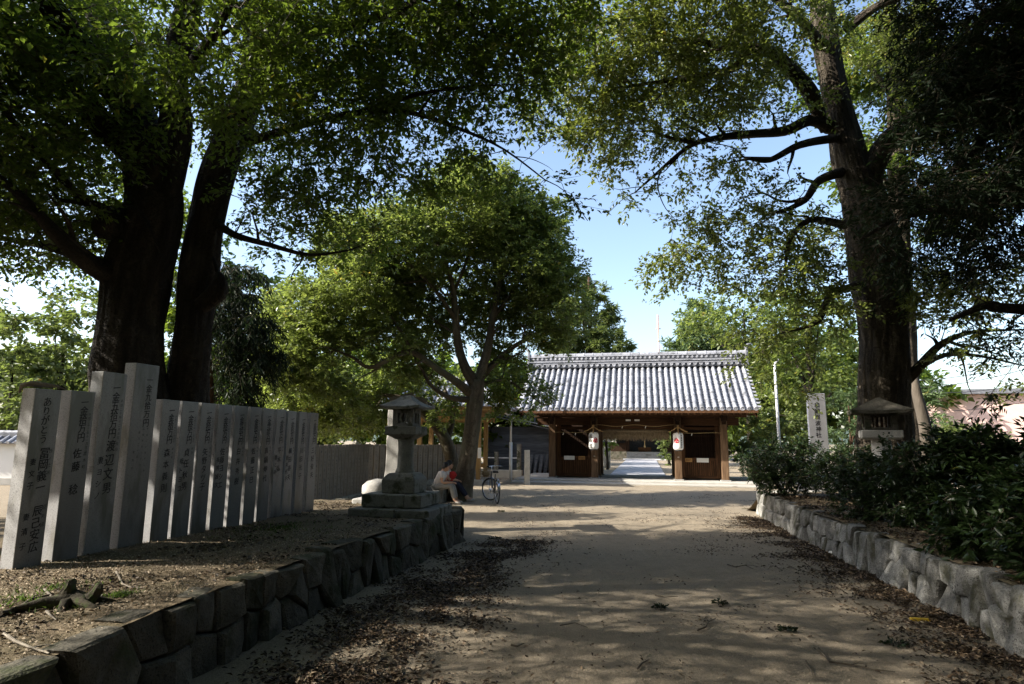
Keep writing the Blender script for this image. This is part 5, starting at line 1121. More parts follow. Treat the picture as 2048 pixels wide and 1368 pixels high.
# --- dark yew-like tree pushing in from the right
bd = Vector((11.2, 7.6, .3))
tree('yew_tree', 'very dark feathery evergreen reaching in from the right edge over the shrubs', 'tree',
     [[(bd, .4), (bd + Vector((-.1, 0, 3)), .32), (bd + Vector((-.3, 0, 6)), .22), (bd + Vector((-.4, 0, 9)), .1)],
      [(bd + Vector((-.1, 0, 3.6)), .17)] + A((2048, 400, 7.8, .11), (1960, 425, 7.8, .08), (1880, 420, 7.7, .055), (1790, 440, 7.6, .03), (1720, 480, 7.6, .012)),
      [(bd + Vector((-.2, 0, 4.5)), .15)] + A((2048, 190, 7.8, .1), (1980, 260, 7.7, .07), (1900, 350, 7.6, .035)),
      [(bd + Vector((-.2, 0, 5.5)), .14)] + A((2048, 40, 7.8, .09), (1960, 60, 7.8, .06), (1880, 120, 7.8, .03)),
      [(bd + Vector((-.1, 0, 2.8)), .1)] + A((2060, 620, 7.6, .07), (1980, 610, 7.6, .05), (1900, 640, 7.5, .02))],
     [B(1990, 300, 7.6, 1.1, 1.0, 1.1), B(2000, 90, 7.7, 1.1, 1.1, 1.0), B(1900, 160, 7.8, .5, .8, .7, .8), B(1860, 400, 7.6, .8, .8, .42), B(1760, 440, 7.6, .5, .6, .26), B(1960, 500, 7.6, .9, .8, .5, .6), B(2020, 640, 7.6, .7, .7, .5, .35), B(2050, 780, 7.5, .4, .5, .4, .2), B(1900, 20, 7.8, .8, .8, .6), B(1960, 200, 7.7, 1.0, .8, 1.0), B(2010, 420, 7.5, .8, .7, .7), B(1820, 500, 7.7, .4, .5, .25)],
     34, 56, .44, .1, .026, M_['leaf_dark'], M_['bark_dark'], droop=.6, flat=.4, n=12)
# --- drooping conifer beside the twin trunks
tree('cypress_tree', 'dark drooping conifer with a reddish stem right of the twin trunks', 'tree',
     [[(G0(419, 12.6, .2), .1)] + A((419, 800, 12.6, .08), (417, 700, 12.6, .07), (425, 600, 12.6, .06), (440, 480, 12.6, .03))],
     [B(470, 640, 12.7, .75, .8, .6), B(440, 560, 12.8, .8, .8, .5), B(510, 700, 12.8, .6, .7, .7), B(450, 730, 12.9, .5, .5, .6, .8), B(480, 790, 12.9, .45, .5, .4, .8)],
     40, 60, .42, .16, .024, M_['leaf_dark'], M_['bark_pine'], droop=1.6, flat=.3, n=10)
tag(MB().tube([G0(1862, 16.5, .2), at(1850, 850, 16.5), at(1832, 780, 16.6), at(1822, 740, 16.6)], [.19, .15, .12, .1], 12).build('leaning_trunk', M_['bark_leaning'] if 'bark_leaning' in M_ else M_['pale_bark'] if 'pale_bark' in M_ else M_.setdefault('pale_bark', mat('pale_bark', (.05, .043, .033), (.12, .1, .08), 3, .9, .9, .02, 20, stretch=(1, 1, .4))), smooth=True), 'short leaning sunlit trunk right of the camphor base', 'tree trunk')
# --- woods and garden behind
def bg(name, label, px, Y, blobs, dens, lm, L=.16, W=.09, r=.14, bm_='bark_dark', th=2.0, nleaf=48, spread=.7, droop=.2, group=None):
    return simple_tree(name, label, px, Y, 0, th, r, [B(*q) for q in blobs], dens, nleaf, L * 1.45, W * 1.6, lm, bm_, spread, group, droop=droop)
bg('woodland_tree', 'sunlit open tree with a bare slanting stem at the far left edge', 30, 25, [(20, 720, 25, 2.2, 1.5, 2.0), (-40, 800, 25, 2, 1.5, 1.8), (70, 800, 24.6, 1.6, 1.2, 1.3)], 1.5, 'leaf_wood', r=.16)
bg('woodland_tree', 'sunlit yellow green tree above the plastered wall, with a dark slanting stem', 130, 26, [(110, 660, 26, 1.8, 1.5, 1.3), (150, 740, 26, 1.9, 1.5, 1.6), (90, 820, 26, 1.8, 1.5, 1.2)], 1.5, 'leaf_wood', r=.17)
bg('woodland_tree', 'greener dense tree just left of the twin trunks in the distance', 205, 29, [(200, 640, 29, 2.0, 1.6, 1.6), (220, 760, 29, 2.4, 1.6, 2.2)], 1.3, 'leaf_wood', r=.2)
bg('woodland_tree', 'distant bushy tree seen low between the leftmost stems', 60, 33, [(60, 780, 33, 5, 2.5, 2.6), (-60, 760, 33, 4, 2.5, 3.2), (180, 800, 33, 4, 2.5, 2.4)], .55, 'leaf_round', L=.26, W=.15, r=.2)
bg('woodland_tree', 'bright green tree behind the far end of the slab fence', 560, 24, [(600, 640, 24, 2.2, 1.8, 1.7), (560, 740, 23, 1.9, 1.5, 1.5), (640, 820, 23, 1.9, 1.3, 1.2), (540, 840, 23, 1.6, 1.3, .9)], 2.2, 'leaf_round', L=.12, W=.07, r=.16)
bg('woodland_tree', 'dim tree behind the drooping conifer in the left background', 470, 27, [(470, 620, 27, 2.6, 2, 2.2), (430, 780, 27, 2.6, 2, 2.0), (520, 820, 27, 2.2, 2, 1.6), (340, 700, 28, 2.2, 2, 3.4), (360, 520, 26, 2.6, 2, 3.0), (270, 430, 27, 2.4, 2, 2.4)], 1.3, 'leaf_canopy', r=.2)
bg('woodland_tree', 'dark tree mass above the second slab fence, seen under the broad tree', 790, 30, [(760, 820, 29, 2.8, 2, 1.7), (850, 800, 30, 2.8, 2, 2.2), (700, 740, 30, 3.0, 2, 2.6), (900, 860, 31, 2.4, 1.6, 1.6)], 1.3, 'leaf_canopy', L=.18, W=.1, r=.24)
bg('woodland_tree', 'shady tree filling the gap behind the pavilion and the shed', 1020, 33, [(1000, 800, 33, 3.0, 2, 2.2), (1080, 820, 34, 2.6, 2, 2.2), (1050, 760, 34, 2.0, 2, 1.6), (960, 870, 32.5, 2.2, 1.5, 1.3)], 1.3, 'leaf_canopy', L=.2, W=.11, r=.24)
bg('woodland_tree', 'distant low tree mass behind the whole left side', 640, 42, [(560, 800, 42, 6, 3, 3.6), (760, 790, 43, 6, 3, 3.6), (400, 800, 42, 6, 3, 3.8), (940, 820, 44, 5, 3, 3.0)], .4, 'leaf_canopy', L=.36, W=.2, r=.3, spread=1.0)
def pine(name, label, px, Y, ytop, ybot, w, lm='leaf_pine', dens=1.0, L=.2, trunk=.2, tiers=7, droop=.3):
    H_ = []; s = 1 / 1245 * Y
    for k in range(tiers):
        t = (k + .5) / tiers; y = ytop + (ybot - ytop) * t; ww = w * s * (.25 + .75 * t) * rnd.uniform(.8, 1.1)
        for q in (-1, 1): H_.append((px + q * ww / s * .45 + rnd.uniform(-6, 6), y + rnd.uniform(-6, 6), Y + rnd.uniform(-1, 1), ww * .62, ww * .7, (ybot - ytop) * s / tiers * .42))
    return bg(name, label, px, Y, H_, dens, lm, L, L * .2, trunk, 'bark_pine', th=3, nleaf=100, spread=.6, droop=droop)
pine('pine_tree', 'tall hazy pine against the sky, above the left end of the gate roof', 1180, 46, 550, 730, 85, lm='leaf_wood', dens=4.5, L=.3, trunk=.3)
pine('cedar_tree', 'layered cedar with drooping tips behind the right end of the gate ridge', 1405, 40, 600, 740, 90, dens=6.0, L=.28, trunk=.22)
bg('woodland_tree', 'sunlit tree spreading behind the right end of the gate roof', 1500, 31, [(1480, 640, 31, 2.6, 1.8, 1.5), (1560, 720, 30, 2.2, 1.6, 1.8), (1500, 780, 32, 2.0, 1.6, 1.6), (1390, 640, 33, 1.7, 1.4, .7)], 1.6, 'leaf_round', L=.15, W=.085, r=.2)
bg('woodland_tree', 'green tree behind the white sign pillar, reaching the camphor trunk', 1640, 28, [(1640, 640, 28, 2.8, 1.8, 2.0), (1550, 640, 29, 2.2, 1.8, 1.4), (1600, 760, 28, 2.2, 1.6, 1.5), (1690, 740, 28, 1.8, 1.6, 1.6), (1560, 830, 29, 2.2, 1.5, 1.3)], 1.6, 'leaf_round', L=.14, W=.08, r=.2)
bg('woodland_tree', 'dark distant tree mass closing the view right of the gate', 1600, 42, [(1500, 790, 42, 5, 3, 3.4), (1640, 770, 43, 5, 3, 3.8), (1770, 800, 42, 4, 3, 2.8)], .5, 'leaf_canopy', L=.34, W=.18, r=.3, spread=1.0)
bg('garden_pine', 'bright cloud shaped garden pine between the sign pillar and the camphor', 1700, 22, [(1700, 800, 22, .8, .7, .3), (1730, 835, 22, .8, .7, .3), (1685, 860, 22, .8, .7, .32), (1725, 890, 21.8, .9, .7, .35), (1670, 905, 21.8, .7, .6, .3)], 26, 'leaf_pine', L=.09, W=.02, r=.08, bm_='bark_pine', th=.6, spread=.22, nleaf=80)
pine('garden_pine', 'small pine with pale tip just right of the camphor trunk', 1850, 23, 770, 880, 55, dens=12, L=.14, trunk=.1, tiers=5)
bg('garden_bush', 'sunlit yellow green bush beyond the right bed, beside the leaning trunk', 1890, 20, [(1880, 880, 20, 1.0, .8, .6), (1930, 900, 20, 1.0, .8, .5), (1860, 930, 19.6, .9, .7, .5)], 14, 'leaf_wood', L=.1, W=.055, r=.05, th=.4, spread=.35)
bg('garden_bush', 'low sunlit bush at the right, before the pinkish building', 1990, 22, [(1980, 925, 22, 1.4, .9, .45), (1940, 880, 24, 1.0, .8, .4), (2060, 930, 22, 1.3, .9, .4)], 10, 'leaf_wood', L=.1, W=.055, r=.05, th=.3, spread=.35)
bg('clipped_hedge', 'rounded pale green hedge just right of the gate posts', 1500, 26.5, [(1490, 905, 26.5, 1.0, .8, .55), (1530, 900, 27, .9, .8, .5)], 22, 'leaf_wood', L=.07, W=.04, r=.05, th=.3, spread=.2)
bg('garden_bush', 'yellow tinged low tree between the hedge and the sign pillar', 1570, 24, [(1560, 850, 24.5, 1.3, .9, .4), (1590, 870, 24, 1.0, .8, .5), (1530, 870, 25, .8, .7, .4)], 12, 'leaf_wood', L=.1, W=.055, r=.06, th=.5, spread=.35)
bg('woodland_tree', 'small tree inside the gate, left of the paved path', 1215, 37, [(1205, 868, 37, .8, 1, .9), (1218, 862, 38, .6, 1, .4)], 5, 'leaf_canopy', L=.16, W=.09, r=.1, th=.8)
bg('woodland_tree', 'small lit tree inside the gate, right of the paved path', 1338, 44, [(1350, 890, 44, .9, 1, 1.4)], 3, 'leaf_wood', L=.16, W=.09, r=.1, th=.8)
for (u, v, lb) in ((-7.5, 9.0, 'tree hidden behind the left half of the gate, added to shade the path'), (-8.0, 18.0, 'tree hidden by the gate farther along the path, added to shade it'), (-8.5, 28.0, 'tree hidden by the gate, added to shade the steps of the hall')):  # hidden trees added to shade the path and the hall
    c = gp(u, v, 4.4); simple_tree('broadleaf_tree', lb, 0, 0, 0, 2.0, .22, [(c, (2.6, 4.0, 1.7), 1), (c + Vector((2.2, 1, -.4)), (2.0, 3.0, 1.2), 1)], 3.2, 40, .13, .07, 'leaf_canopy', pos=(c.x, c.y, 0), spread=.7)
bg('woodland_tree', 'dark trees rising behind the shrine hall', 1270, 72, [(1200, 840, 72, 7, 4, 4), (1300, 850, 73, 7, 4, 3.6), (1380, 840, 72, 6, 4, 4)], .2, 'leaf_canopy', L=.6, W=.3, r=.4, spread=1.6)
# cycad
cy = empty('cycad', at(1512, 905, 25.2).xy.to_3d(), 0, 'dark cycad with arching fronds behind the near shrub, right of the gate', 'plant')
MB().lathe([(.16, 0), (.18, .5), (.13, 1.0)], 10).build('trunk', M_['bark_palm'] if 'bark_palm' in M_ else M_['wood_dark'], cy)
P = []; X = []; Nn = []
for k in range(34):
    a = rnd.uniform(0, 6.28); e = rnd.uniform(.2, 1.2)
    for i in range(26):
        t = i / 25; r_ = t * 1.15 * math.cos(e * .6); z = 1.0 + t * 1.1 * math.sin(e) - t * t * .75
        c = np.array((r_ * math.cos(a), r_ * math.sin(a), z)); d = np.array((math.cos(a), math.sin(a), 0)); sd2 = np.array((-math.sin(a), math.cos(a), 0))
        for sg in (-1, 1): P.append(c); X.append(d * .5 + sd2 * sg + np.array((0, 0, .2))); Nn.append((0, 0, 1.0))
tag(link('frond', leaf_mesh('frond', np.array(P), nrm(np.array(X)), np.array(Nn), .16, .014, M_['leaf_dark']), cy), kind='stuff')
# ================================================================= SHRUBS IN THE RIGHT BED
def shrub(label, px, Y, blobs, dens, L, W, nleaf=36, spread=.2, lm='leaf_shrub', z0=.42, twigs=3):
    b = G0(px, Y, z0); lm_ = []
    bl_ = [B(*q) for q in blobs]
    for q in bl_:
        for k in range(3):
            s = b + Vector((rnd.uniform(-.15, .15), rnd.uniform(-.1, .1), 0)); e = Vector(q[0]) + Vector((rnd.uniform(-.5, .5) * q[1][0], rnd.uniform(-.5, .5) * q[1][1], rnd.uniform(-.2, .4) * q[1][2]))
            lm_.append([(s, .022), (s.lerp(e, .5) + Vector((0, 0, -.06)), .016), (e, .006)])
    o = tree('shrub', label, 'shrub', lm_, bl_, dens, nleaf, spread, L, W, M_[lm], M_['bark_dark'], droop=.15, flat=.8, base=b, twigs=twigs, n=6, twigm=M_['twig'])
    for c in o.children:
        c.name = {'trunk': 'stem', 'branch': 'twig', 'crown': 'foliage'}.get(c.name.split('.')[0], c.name)
    return o
shrub('rounded dark azalea at the far corner of the right bed nearest the gate', 1565, 13.6, [(1545, 923, 13.6, 0.69, .55, 0.43), (1605, 925, 13.6, 0.56, .5, 0.48), (1560, 963, 13.4, 0.62, .5, 0.26)], 161, 0.066, 0.034)
shrub('dark azalea second along the right bed, below the white sign pillar', 1660, 12.6, [(1655, 945, 12.6, 0.56, .5, 0.38), (1705, 928, 12.4, 0.50, .5, 0.31)], 156, 0.066, 0.034)
shrub('loose dark shrub in front of the right stone lantern', 1740, 9.4, [(1720, 978, 9.4, 0.47, .4, 0.41), (1770, 938, 9.3, 0.47, .4, 0.31), (1760, 1018, 9.2, 0.39, .35, 0.24)], 208, 0.066, 0.031)
shrub('dark broadleaf shrub right of the stone lantern', 1860, 8.6, [(1850, 938, 8.6, 0.56, .45, 0.36), (1900, 988, 8.4, 0.50, .45, 0.41), (1830, 1018, 8.6, 0.45, .4, 0.26)], 171, 0.090, 0.035)
shrub('tall rhododendron with whorled leaves against the pinkish building', 1970, 8.2, [(1960, 898, 8.2, 0.56, .45, 0.26), (2040, 938, 8.0, 0.56, .45, 0.41), (1930, 918, 8.3, 0.34, .4, 0.19)], 156, 0.120, 0.039)
shrub('nearest big glossy leaved shrub spilling over the right wall', 1980, 6.4, [(1960, 1038, 6.4, 0.40, .4, 0.36), (2020, 1078, 6.2, 0.45, .4, 0.31), (2060, 1008, 6.3, 0.45, .4, 0.43), (1905, 1078, 6.5, 0.22, .25, 0.16)], 218, 0.102, 0.039)
shrub('glossy shrub cut by the right edge of the frame', 2110, 5.4, [(2110, 1058, 5.5, 0.45, .4, 0.41), (2090, 1118, 5.3, 0.34, .3, 0.18)], 208, 0.102, 0.039)
# ================================================================= FAR RIGHT: BUILDING, WIRES, HILL
pb = empty('pink_building', (36, 42, 0), -.35, 'pale pinkish building seen through leaves at the far right', 'building')
MB().box((0, 0, 2.4), (16, 8, 4.8)).build('wall', M_['pink_wall'], pb)
MB().box((0, -4.05, 1.0), (16.1, .1, .12)).build('string_course', M_['concrete'], pb)
MB().box((0, 0, 4.95), (16.8, 9, .3)).build('roof', M_['tile_dark'], pb)
hl = MB(); n = 60
hv = []
for k in range(n + 1):
    x = -1400 + 2800 * k / n; h = 22 + 16 * mnoise.noise(Vector((k * .21, 3, 0))) + 6 * mnoise.noise(Vector((k * .9, 8, 0)))
    hv += [(x, 900, -2), (x, 960, max(3, h)), (x, 1150, -2)]
hl.add(hv, [(3 * k + a, 3 * k + 3 + a, 3 * k + 4 + a, 3 * k + 1 + a) for k in range(n) for a in (0, 1)]); tag(hl.build('hills', M_['hill'], smooth=True), kind='structure')
for k, (y0_, y1_, ym, lb) in enumerate(((757, 703, 745, 'uppermost thin wire crossing the sky right of the camphor'), (771, 718, 760, 'second thin wire crossing the sky right of the camphor'), (775, 755, 772, 'third thin wire crossing the sky right of the camphor'), (812, 790, 806, 'lowest thin wire above the sunlit bushes at the right'))):
    a, c = at(1780, y0_ + 6, 34), at(2120, y1_, 26); mid = [a.lerp(c, t) + Vector((0, 0, -.35 * math.sin(t * math.pi))) for t in [i / 10 for i in range(11)]]
    tag(MB().tube(mid, .014, 4).build('power_wire', M_['dark_metal']), lb, 'wire', 'overhead wires at the right')
#PART5
# ================================================================= FALLEN LEAVES, TWIGS, WEEDS
def strew(name, pts, zf, L, W, m, lift=.012, tilt=.35, lvmax=1.0):
    pts = np.array(pts); n = len(pts); z = np.array([zf(x, y) for x, y in pts]); a = rng.random(n) * 6.283
    P = np.stack([pts[:, 0], pts[:, 1], z + .004 + rng.random(n) * lift], 1)
    ax = nrm(np.stack([np.cos(a), np.sin(a), rng.normal(size=n) * tilt], 1)); nm = nrm(np.array([0, 0, 1.0]) + rng.normal(size=(n, 3)) * tilt)
    s = .6 + rng.random(n) * .8
    return tag(link(name, leaf_mesh(name, P, ax, nm, L * s, W * s, m, rng.random(n) ** 1.3 * lvmax, fold=.3)), kind='stuff')
def gz(x, y): return (.016 * nz(x, y, .6) + .009 * nz(x, y, 2.5, 3)) + .002
ptsL = []
for _ in range(60000):
    y = rnd.uniform(2.2, 10.6); w = wx(LW, y); c = .75 + .1 * math.sin(y * 2.1) + (.3 if y < 6 else 0); d = rnd.gauss(c, .42)
    if d < .03: continue
    x = w + d; q = nz(x, y, 1.7, 5) + .5 * nz(x, y, 5, 8)
    if q + rnd.gauss(0, .28) > (-.05 if abs(d - c) < .35 else .12) + (.12 if y > 8.6 else 0): ptsL.append((x, y))
strew('fallen_leaves', ptsL[:19000], gz, .044, .019, M_['fallen_leaf'])
ptsR = []
for _ in range(60000):
    y = rnd.uniform(2.5, 14); w = wx(RW, y); d = abs(rnd.gauss(0, .42 if y < 8 else .5)) + .02; x = w - d
    q = nz(x, y, 1.9, 15) + .5 * nz(x, y, 6, 18)
    if q + rnd.gauss(0, .25) > -.15 + d * .38: ptsR.append((x, y))
strew('fallen_leaves', ptsR[:16000], gz, .042, .018, M_['fallen_leaf'])
ptsS = []
for _ in range(60000):
    x, y = rnd.uniform(-3, 7), rnd.uniform(2.5, 20); q = nz(x, y, 1.1, 25) + .6 * nz(x, y, 4, 28)
    if wx(LW, min(y, 10.5)) + .05 < x and (y > 14.6 or x < wx(RW, y) - .05) and q > rnd.uniform(.05, 1.25): ptsS.append((x, y))
strew('fallen_leaves', ptsS[:9000], gz, .036, .015, M_['fallen_leaf'])
ptsB = []
for _ in range(30000):
    y = rnd.uniform(1.6, 11.3); x = wx(LW, min(y, 10.5)) - .1 - rnd.random() ** .8 * 2.6
    if nz(x, y, 1.5, 35) + .5 * nz(x, y, 6, 3) > rnd.uniform(-.1, .9): ptsB.append((x, y))
strew('fallen_leaves', ptsB[:9000], bedz, .04, .018, M_['fallen_leaf'])
ptsC = []
for _ in range(26000):
    y = rnd.uniform(3, 14.2); x = wx(RW, y) + .1 + rnd.random() ** 1.2 * 3.5
    if nz(x, y, 1.5, 45) > rnd.uniform(-.5, .6): ptsC.append((x, y))
strew('fallen_leaves', ptsC[:12000], rbz, .055, .024, M_['fallen_leaf'])
# coarse grit and chips on the bank
pg = []
for _ in range(14000):
    y = rnd.uniform(2.2, 8) ** 1; x = wx(LW, y) - .12 - rnd.random() * 2.4
    pg.append((x, y))
strew('gravel', pg, bedz, .018, .014, M_['pale_grit'] if 'pale_grit' in M_ else M_.setdefault('pale_grit', mat('pale_grit', (.25, .2, .14), (.42, .35, .26), 6, .9, 0, vary=0)), lift=.004, tilt=.5)
pg = []
for _ in range(26000):
    x, y = rnd.uniform(-2.4, 5), 2.4 + rnd.random() ** 1.6 * 9
    if wx(LW, min(y, 10.5)) + .05 < x < wx(RW, y) - .05: pg.append((x, y))
strew('gravel', pg, gz, .011, .009, M_['pale_grit'], lift=.002, tilt=.5)
# moss and weeds on the bank
P = []; X = []
for (cx, cy, r_, n_) in [(on(240, 1197, .5).x, on(240, 1197, .5).y, .1, 220), (on(45, 1205, .5).x, on(45, 1205, .5).y, .3, 120), (on(110, 1180, .5).x, on(110, 1180, .5).y, .3, 90), (on(790, 1035, .5).x, on(790, 1035, .5).y, .1, 300), (on(560, 1060, .5).x, on(560, 1060, .5).y, .8, 500), (on(150, 1215, .5).x, on(150, 1215, .5).y, .15, 80)]:
    for _ in range(n_):
        a = rnd.uniform(0, 6.28); q = r_ * abs(rnd.gauss(0, .6)); x, y = cx + q * math.cos(a), cy + q * math.sin(a); P.append((x, y, bedz(x, y))); b = rnd.uniform(0, 6.28); X.append((math.cos(b) * .6, math.sin(b) * .6, rnd.uniform(.4, 1.2)))
tag(link('weeds', leaf_mesh('weeds', np.array(P), nrm(np.array(X)), rand_unit(len(P)), .045, .008, M_['grass'])), kind='stuff')
# stump with roots
st0 = on(150, 1212, .5); st = empty('tree_stump', (st0.x, st0.y, bedz(st0.x, st0.y)), 0, 'small rotten mossy stump with two upright stubs on the near earth bank', 'stump')
rb_ = MB()
for a, l, r_, h in ((.2, .3, .035, .0), (1.5, .22, .03, 0), (2.6, .34, .04, 0), (3.6, .45, .035, 0), (4.7, .25, .03, 0), (5.6, .3, .035, 0)):
    rb_.tube([(0, 0, .03), (l * .4 * math.cos(a), l * .4 * math.sin(a), .035), (l * math.cos(a + .2), l * math.sin(a + .2), -.01)], [r_ * 1.6, r_, r_ * .4], 8)
rb_.tube([(0, 0, -.02), (-.01, 0, .05), (.0, 0, .08)], [.09, .08, .04], 10)
rb_.build('root', M_['mossy'] if 'mossy' in M_ else M_.setdefault('mossy', mat('mossy', (.03, .026, .018), (.07, .06, .04), 9, .95, .9, .01, 40, stain=((.05, .07, .02), 14, .5))), st, noise_amp=.025, noise_sc=16, sub=1, smooth=True)
MB().tube([(-.05, 0, .03), (-.06, .01, .1), (-.045, 0, .15), (-.05, 0, .165)], [.055, .045, .035, .02], 8).build('stub', M_['mossy'], st, noise_amp=.02, noise_sc=20, sub=1)
MB().tube([(.05, -.02, .03), (.12, -.02, .06), (.16, -.01, .12), (.165, -.01, .14)], [.04, .035, .028, .018], 8).build('stub', M_['mossy'], st, noise_amp=.015, noise_sc=20, sub=1)
# fallen sticks
def stick(pix, r, label, z=0.0, m='dead_wood', up=.01):
    p = []
    for i, (x, y) in enumerate(pix):
        q = on(x, y, z + up); zz = (bedz(q.x, q.y) if z > .3 else gz(q.x, q.y)) + up + rnd.uniform(0, .008); p.append(Vector((q.x, q.y, zz)))
    n = len(p); rr = [r * (1 - .6 * i / max(1, n - 1)) for i in range(n)]
    mb = MB().tube(p, rr, 6)
    if n > 3:
        k = n // 2; d = (p[k + 1] - p[k]); s = Vector((-d.y, d.x, 0)) * .6 + d * .6; mb.tube([p[k], p[k] + s * .5 + Vector((0, 0, .01)), p[k] + s], [r * .5, r * .35, r * .15], 5)
    tag(mb.build('fallen_stick', M_[m]), label, 'stick', 'fallen sticks and twigs')
stick([(232, 1148), (245, 1168), (262, 1176), (285, 1180)], .008, 'pale thin curved stick on the shaded bank before the third pillar', .5)
stick([(88, 1182), (108, 1200), (124, 1212)], .009, 'short pale stick touching the left side of the rotten stump', .5)
stick([(92, 1227), (102, 1236), (112, 1244)], .008, 'short bright curved twig on the bank just below the stump', .5)
stick([(8, 1272), (30, 1288), (62, 1300), (98, 1308)], .01, 'pale stick lying along the wall top at the lower left corner', .5)
stick([(0, 1232), (30, 1222), (62, 1200), (100, 1193)], .018, 'long dark root crossing the bank left of the stump', .5, 'twig')
stick([(1637, 1298), (1660, 1325), (1700, 1330), (1745, 1340), (1790, 1345)], .009, 'longest bent twig on the sand in the near right foreground', 0, 'twig')
stick([(1612, 1323), (1620, 1336), (1626, 1352)], .008, 'short upright looking twig left of the longest bent twig', 0, 'twig')
stick([(1275, 1340), (1285, 1330), (1298, 1322)], .008, 'little forked twig on the sand near the bottom centre', 0, 'twig')
stick([(1022, 1290), (1035, 1292), (1048, 1286)], .009, 'dark twig beside the leaf drift in the near centre', 0, 'twig')
stick([(1455, 1130), (1470, 1134), (1490, 1131), (1506, 1138)], .007, 'crooked thin twig on the shaded sand near the right drift', 0, 'twig')
stick([(1120, 1252), (1150, 1248), (1175, 1256)], .006, 'faint thin twig on the sand left of the centre', 0, 'twig')
stick([(1395, 1262), (1412, 1256), (1418, 1246), (1432, 1240)], .007, 'small bent twig on the sand right of the centre foreground', 0, 'twig')
stick([(1310, 1192), (1330, 1195), (1356, 1193)], .008, 'thin twig lying across the middle of the way', 0, 'twig')
yq = on(1840, 1237, .02)
tag(MB().box((0, 0, .015), (.17, .035, .03)).build('plastic_offcut', M_['yellow_plastic'], None, (yq.x, yq.y, gz(yq.x, yq.y)), (0, 0, -.15), bevel=.004), 'short yellow plastic offcut lying in leaves before the right wall', 'plastic strip')
pq = on(1662, 1107, .02)
tag(MB().lathe([(.02, 0), (.035, .01), (.03, .035), (.012, .045)], 8).build('crumpled_paper', M_['paper'], None, (pq.x, pq.y, gz(pq.x, pq.y)), noise_amp=.01, noise_sc=40, sub=1), 'tiny crumpled white paper at the foot of the right wall', 'paper')
# fresh leafy sprigs on the sand
for (px, py, lb) in ((990, 1078, 'dark leafy sprig on the sand just right of the left wall end'), (1002, 1024, 'small green leafy sprig in the sunlit sand before the bicycle'), (1320, 1218, 'brownish green leafy sprig in the middle foreground'), (1575, 1262, 'dark leafy sprig on the sand left of the yellow offcut'), (1440, 1208, 'leafy sprig with an ochre leaf on the dappled sand'), (1790, 1290, 'spray of drooping leaves in the drift below the yellow offcut')):
    c = on(px, py, 0); n_ = 60; an = rng.random(n_) * 6.28; rr = rng.random(n_) * (.11 if px > 1700 or px < 995 else .08)
    Pq = np.stack([rr * np.cos(an) * .8, rr * np.sin(an) * .6, .006 + rng.random(n_) * .025], 1); ax = nrm(np.stack([np.cos(an), np.sin(an), rng.normal(size=n_) * .3 + .15], 1))
    sp_ = empty('leafy_sprig', (c.x, c.y, gz(c.x, c.y)), 0, lb, 'sprig', 'fresh leafy sprigs fallen on the sand')
    tag(link('foliage', leaf_mesh('foliage', Pq, ax, rand_unit(n_), .045, .017, M_['leaf_dark']), sp_), kind='stuff')
    MB().tube([(-.06, -.02, .01), (0, 0, .02), (.07, .03, .012)], .0035, 5).build('stem', M_['twig'], sp_)
#PART6
# ================================================================= PEOPLE
def skin_mesh(name, chains, m, sub=2, extra=None):
    """chains: lists of (point, radius); the first vertex of the first chain is the root"""
    V_, E_, Rr, idx = [], [], [], {}
    for ch in chains:
        prev = None
        for p, r in ch:
            k = tuple(round(c, 4) for c in p)
            if k not in idx: idx[k] = len(V_); V_.append(p); Rr.append(r if hasattr(r, '__len__') else (r, r))
            if prev is not None and prev != idx[k]: E_.append((prev, idx[k]))
            prev = idx[k]
    me = bpy.data.meshes.new(name); me.from_pydata(V_, E_, []); ob = bpy.data.objects.new(name, me); COL.objects.link(ob)
    md = ob.modifiers.new('s', 'SKIN'); md.use_smooth_shade = True
    for i, r in enumerate(Rr): me.skin_vertices[0].data[i].radius = r
    me.skin_vertices[0].data[0].use_root = True
    ss = ob.modifiers.new('u', 'SUBSURF'); ss.levels = sub; ss.render_levels = sub
    dg = bpy.context.evaluated_depsgraph_get(); out = bpy.data.meshes.new_from_object(ob.evaluated_get(dg)); bpy.data.objects.remove(ob)
    out.name = name; out.materials.clear(); out.materials.append(m)
    if extra:
        bm = bmesh.new(); bm.from_mesh(out)
        for e in extra:
            if e[0] == 'ball':
                _, c, sc_, rt_ = e; r = bmesh.ops.create_uvsphere(bm, u_segments=16, v_segments=12, radius=1.0)
                bmesh.ops.transform(bm, matrix=T(c) @ Matrix.Rotation(rt_, 4, 'Y') @ Matrix.Diagonal((*sc_, 1)), verts=r['verts'])
            else:
                tmp = e[1]; bm.from_mesh(tmp)
        bm.to_mesh(out); bm.free()
    out.polygons.foreach_set('use_smooth', [True] * len(out.polygons)); return out
def hand_chains(w, d, side, curl=.5):
    """palm and five bent fingers of unequal length from the wrist w along d"""
    d = Vector(d).normalized(); s = Vector((-d.y, d.x, 0)).normalized() * side; dn = Vector((0, 0, -1)); w = Vector(w); out = []
    palm = w + d * .08
    for k, (o, l) in enumerate(((-.028, .062), (-.01, .074), (.01, .07), (.028, .055))):
        a = palm + s * o; b = a + d * l * .5 + dn * l * .15 * curl; c = b + (d * (1 - curl) + dn * curl).normalized() * l * .5
        out.append([(tuple(w + d * .03), .02), (tuple(a), .011), (tuple(b), .009), (tuple(c), .007)])
    t0 = w + d * .025 - s * .02; out.append([(tuple(w + d * .012), .018), (tuple(t0 - s * .015 + d * .012), .011), (tuple(t0 - s * .025 + d * .04), .009), (tuple(t0 - s * .018 + d * .06), .007)])
    return out
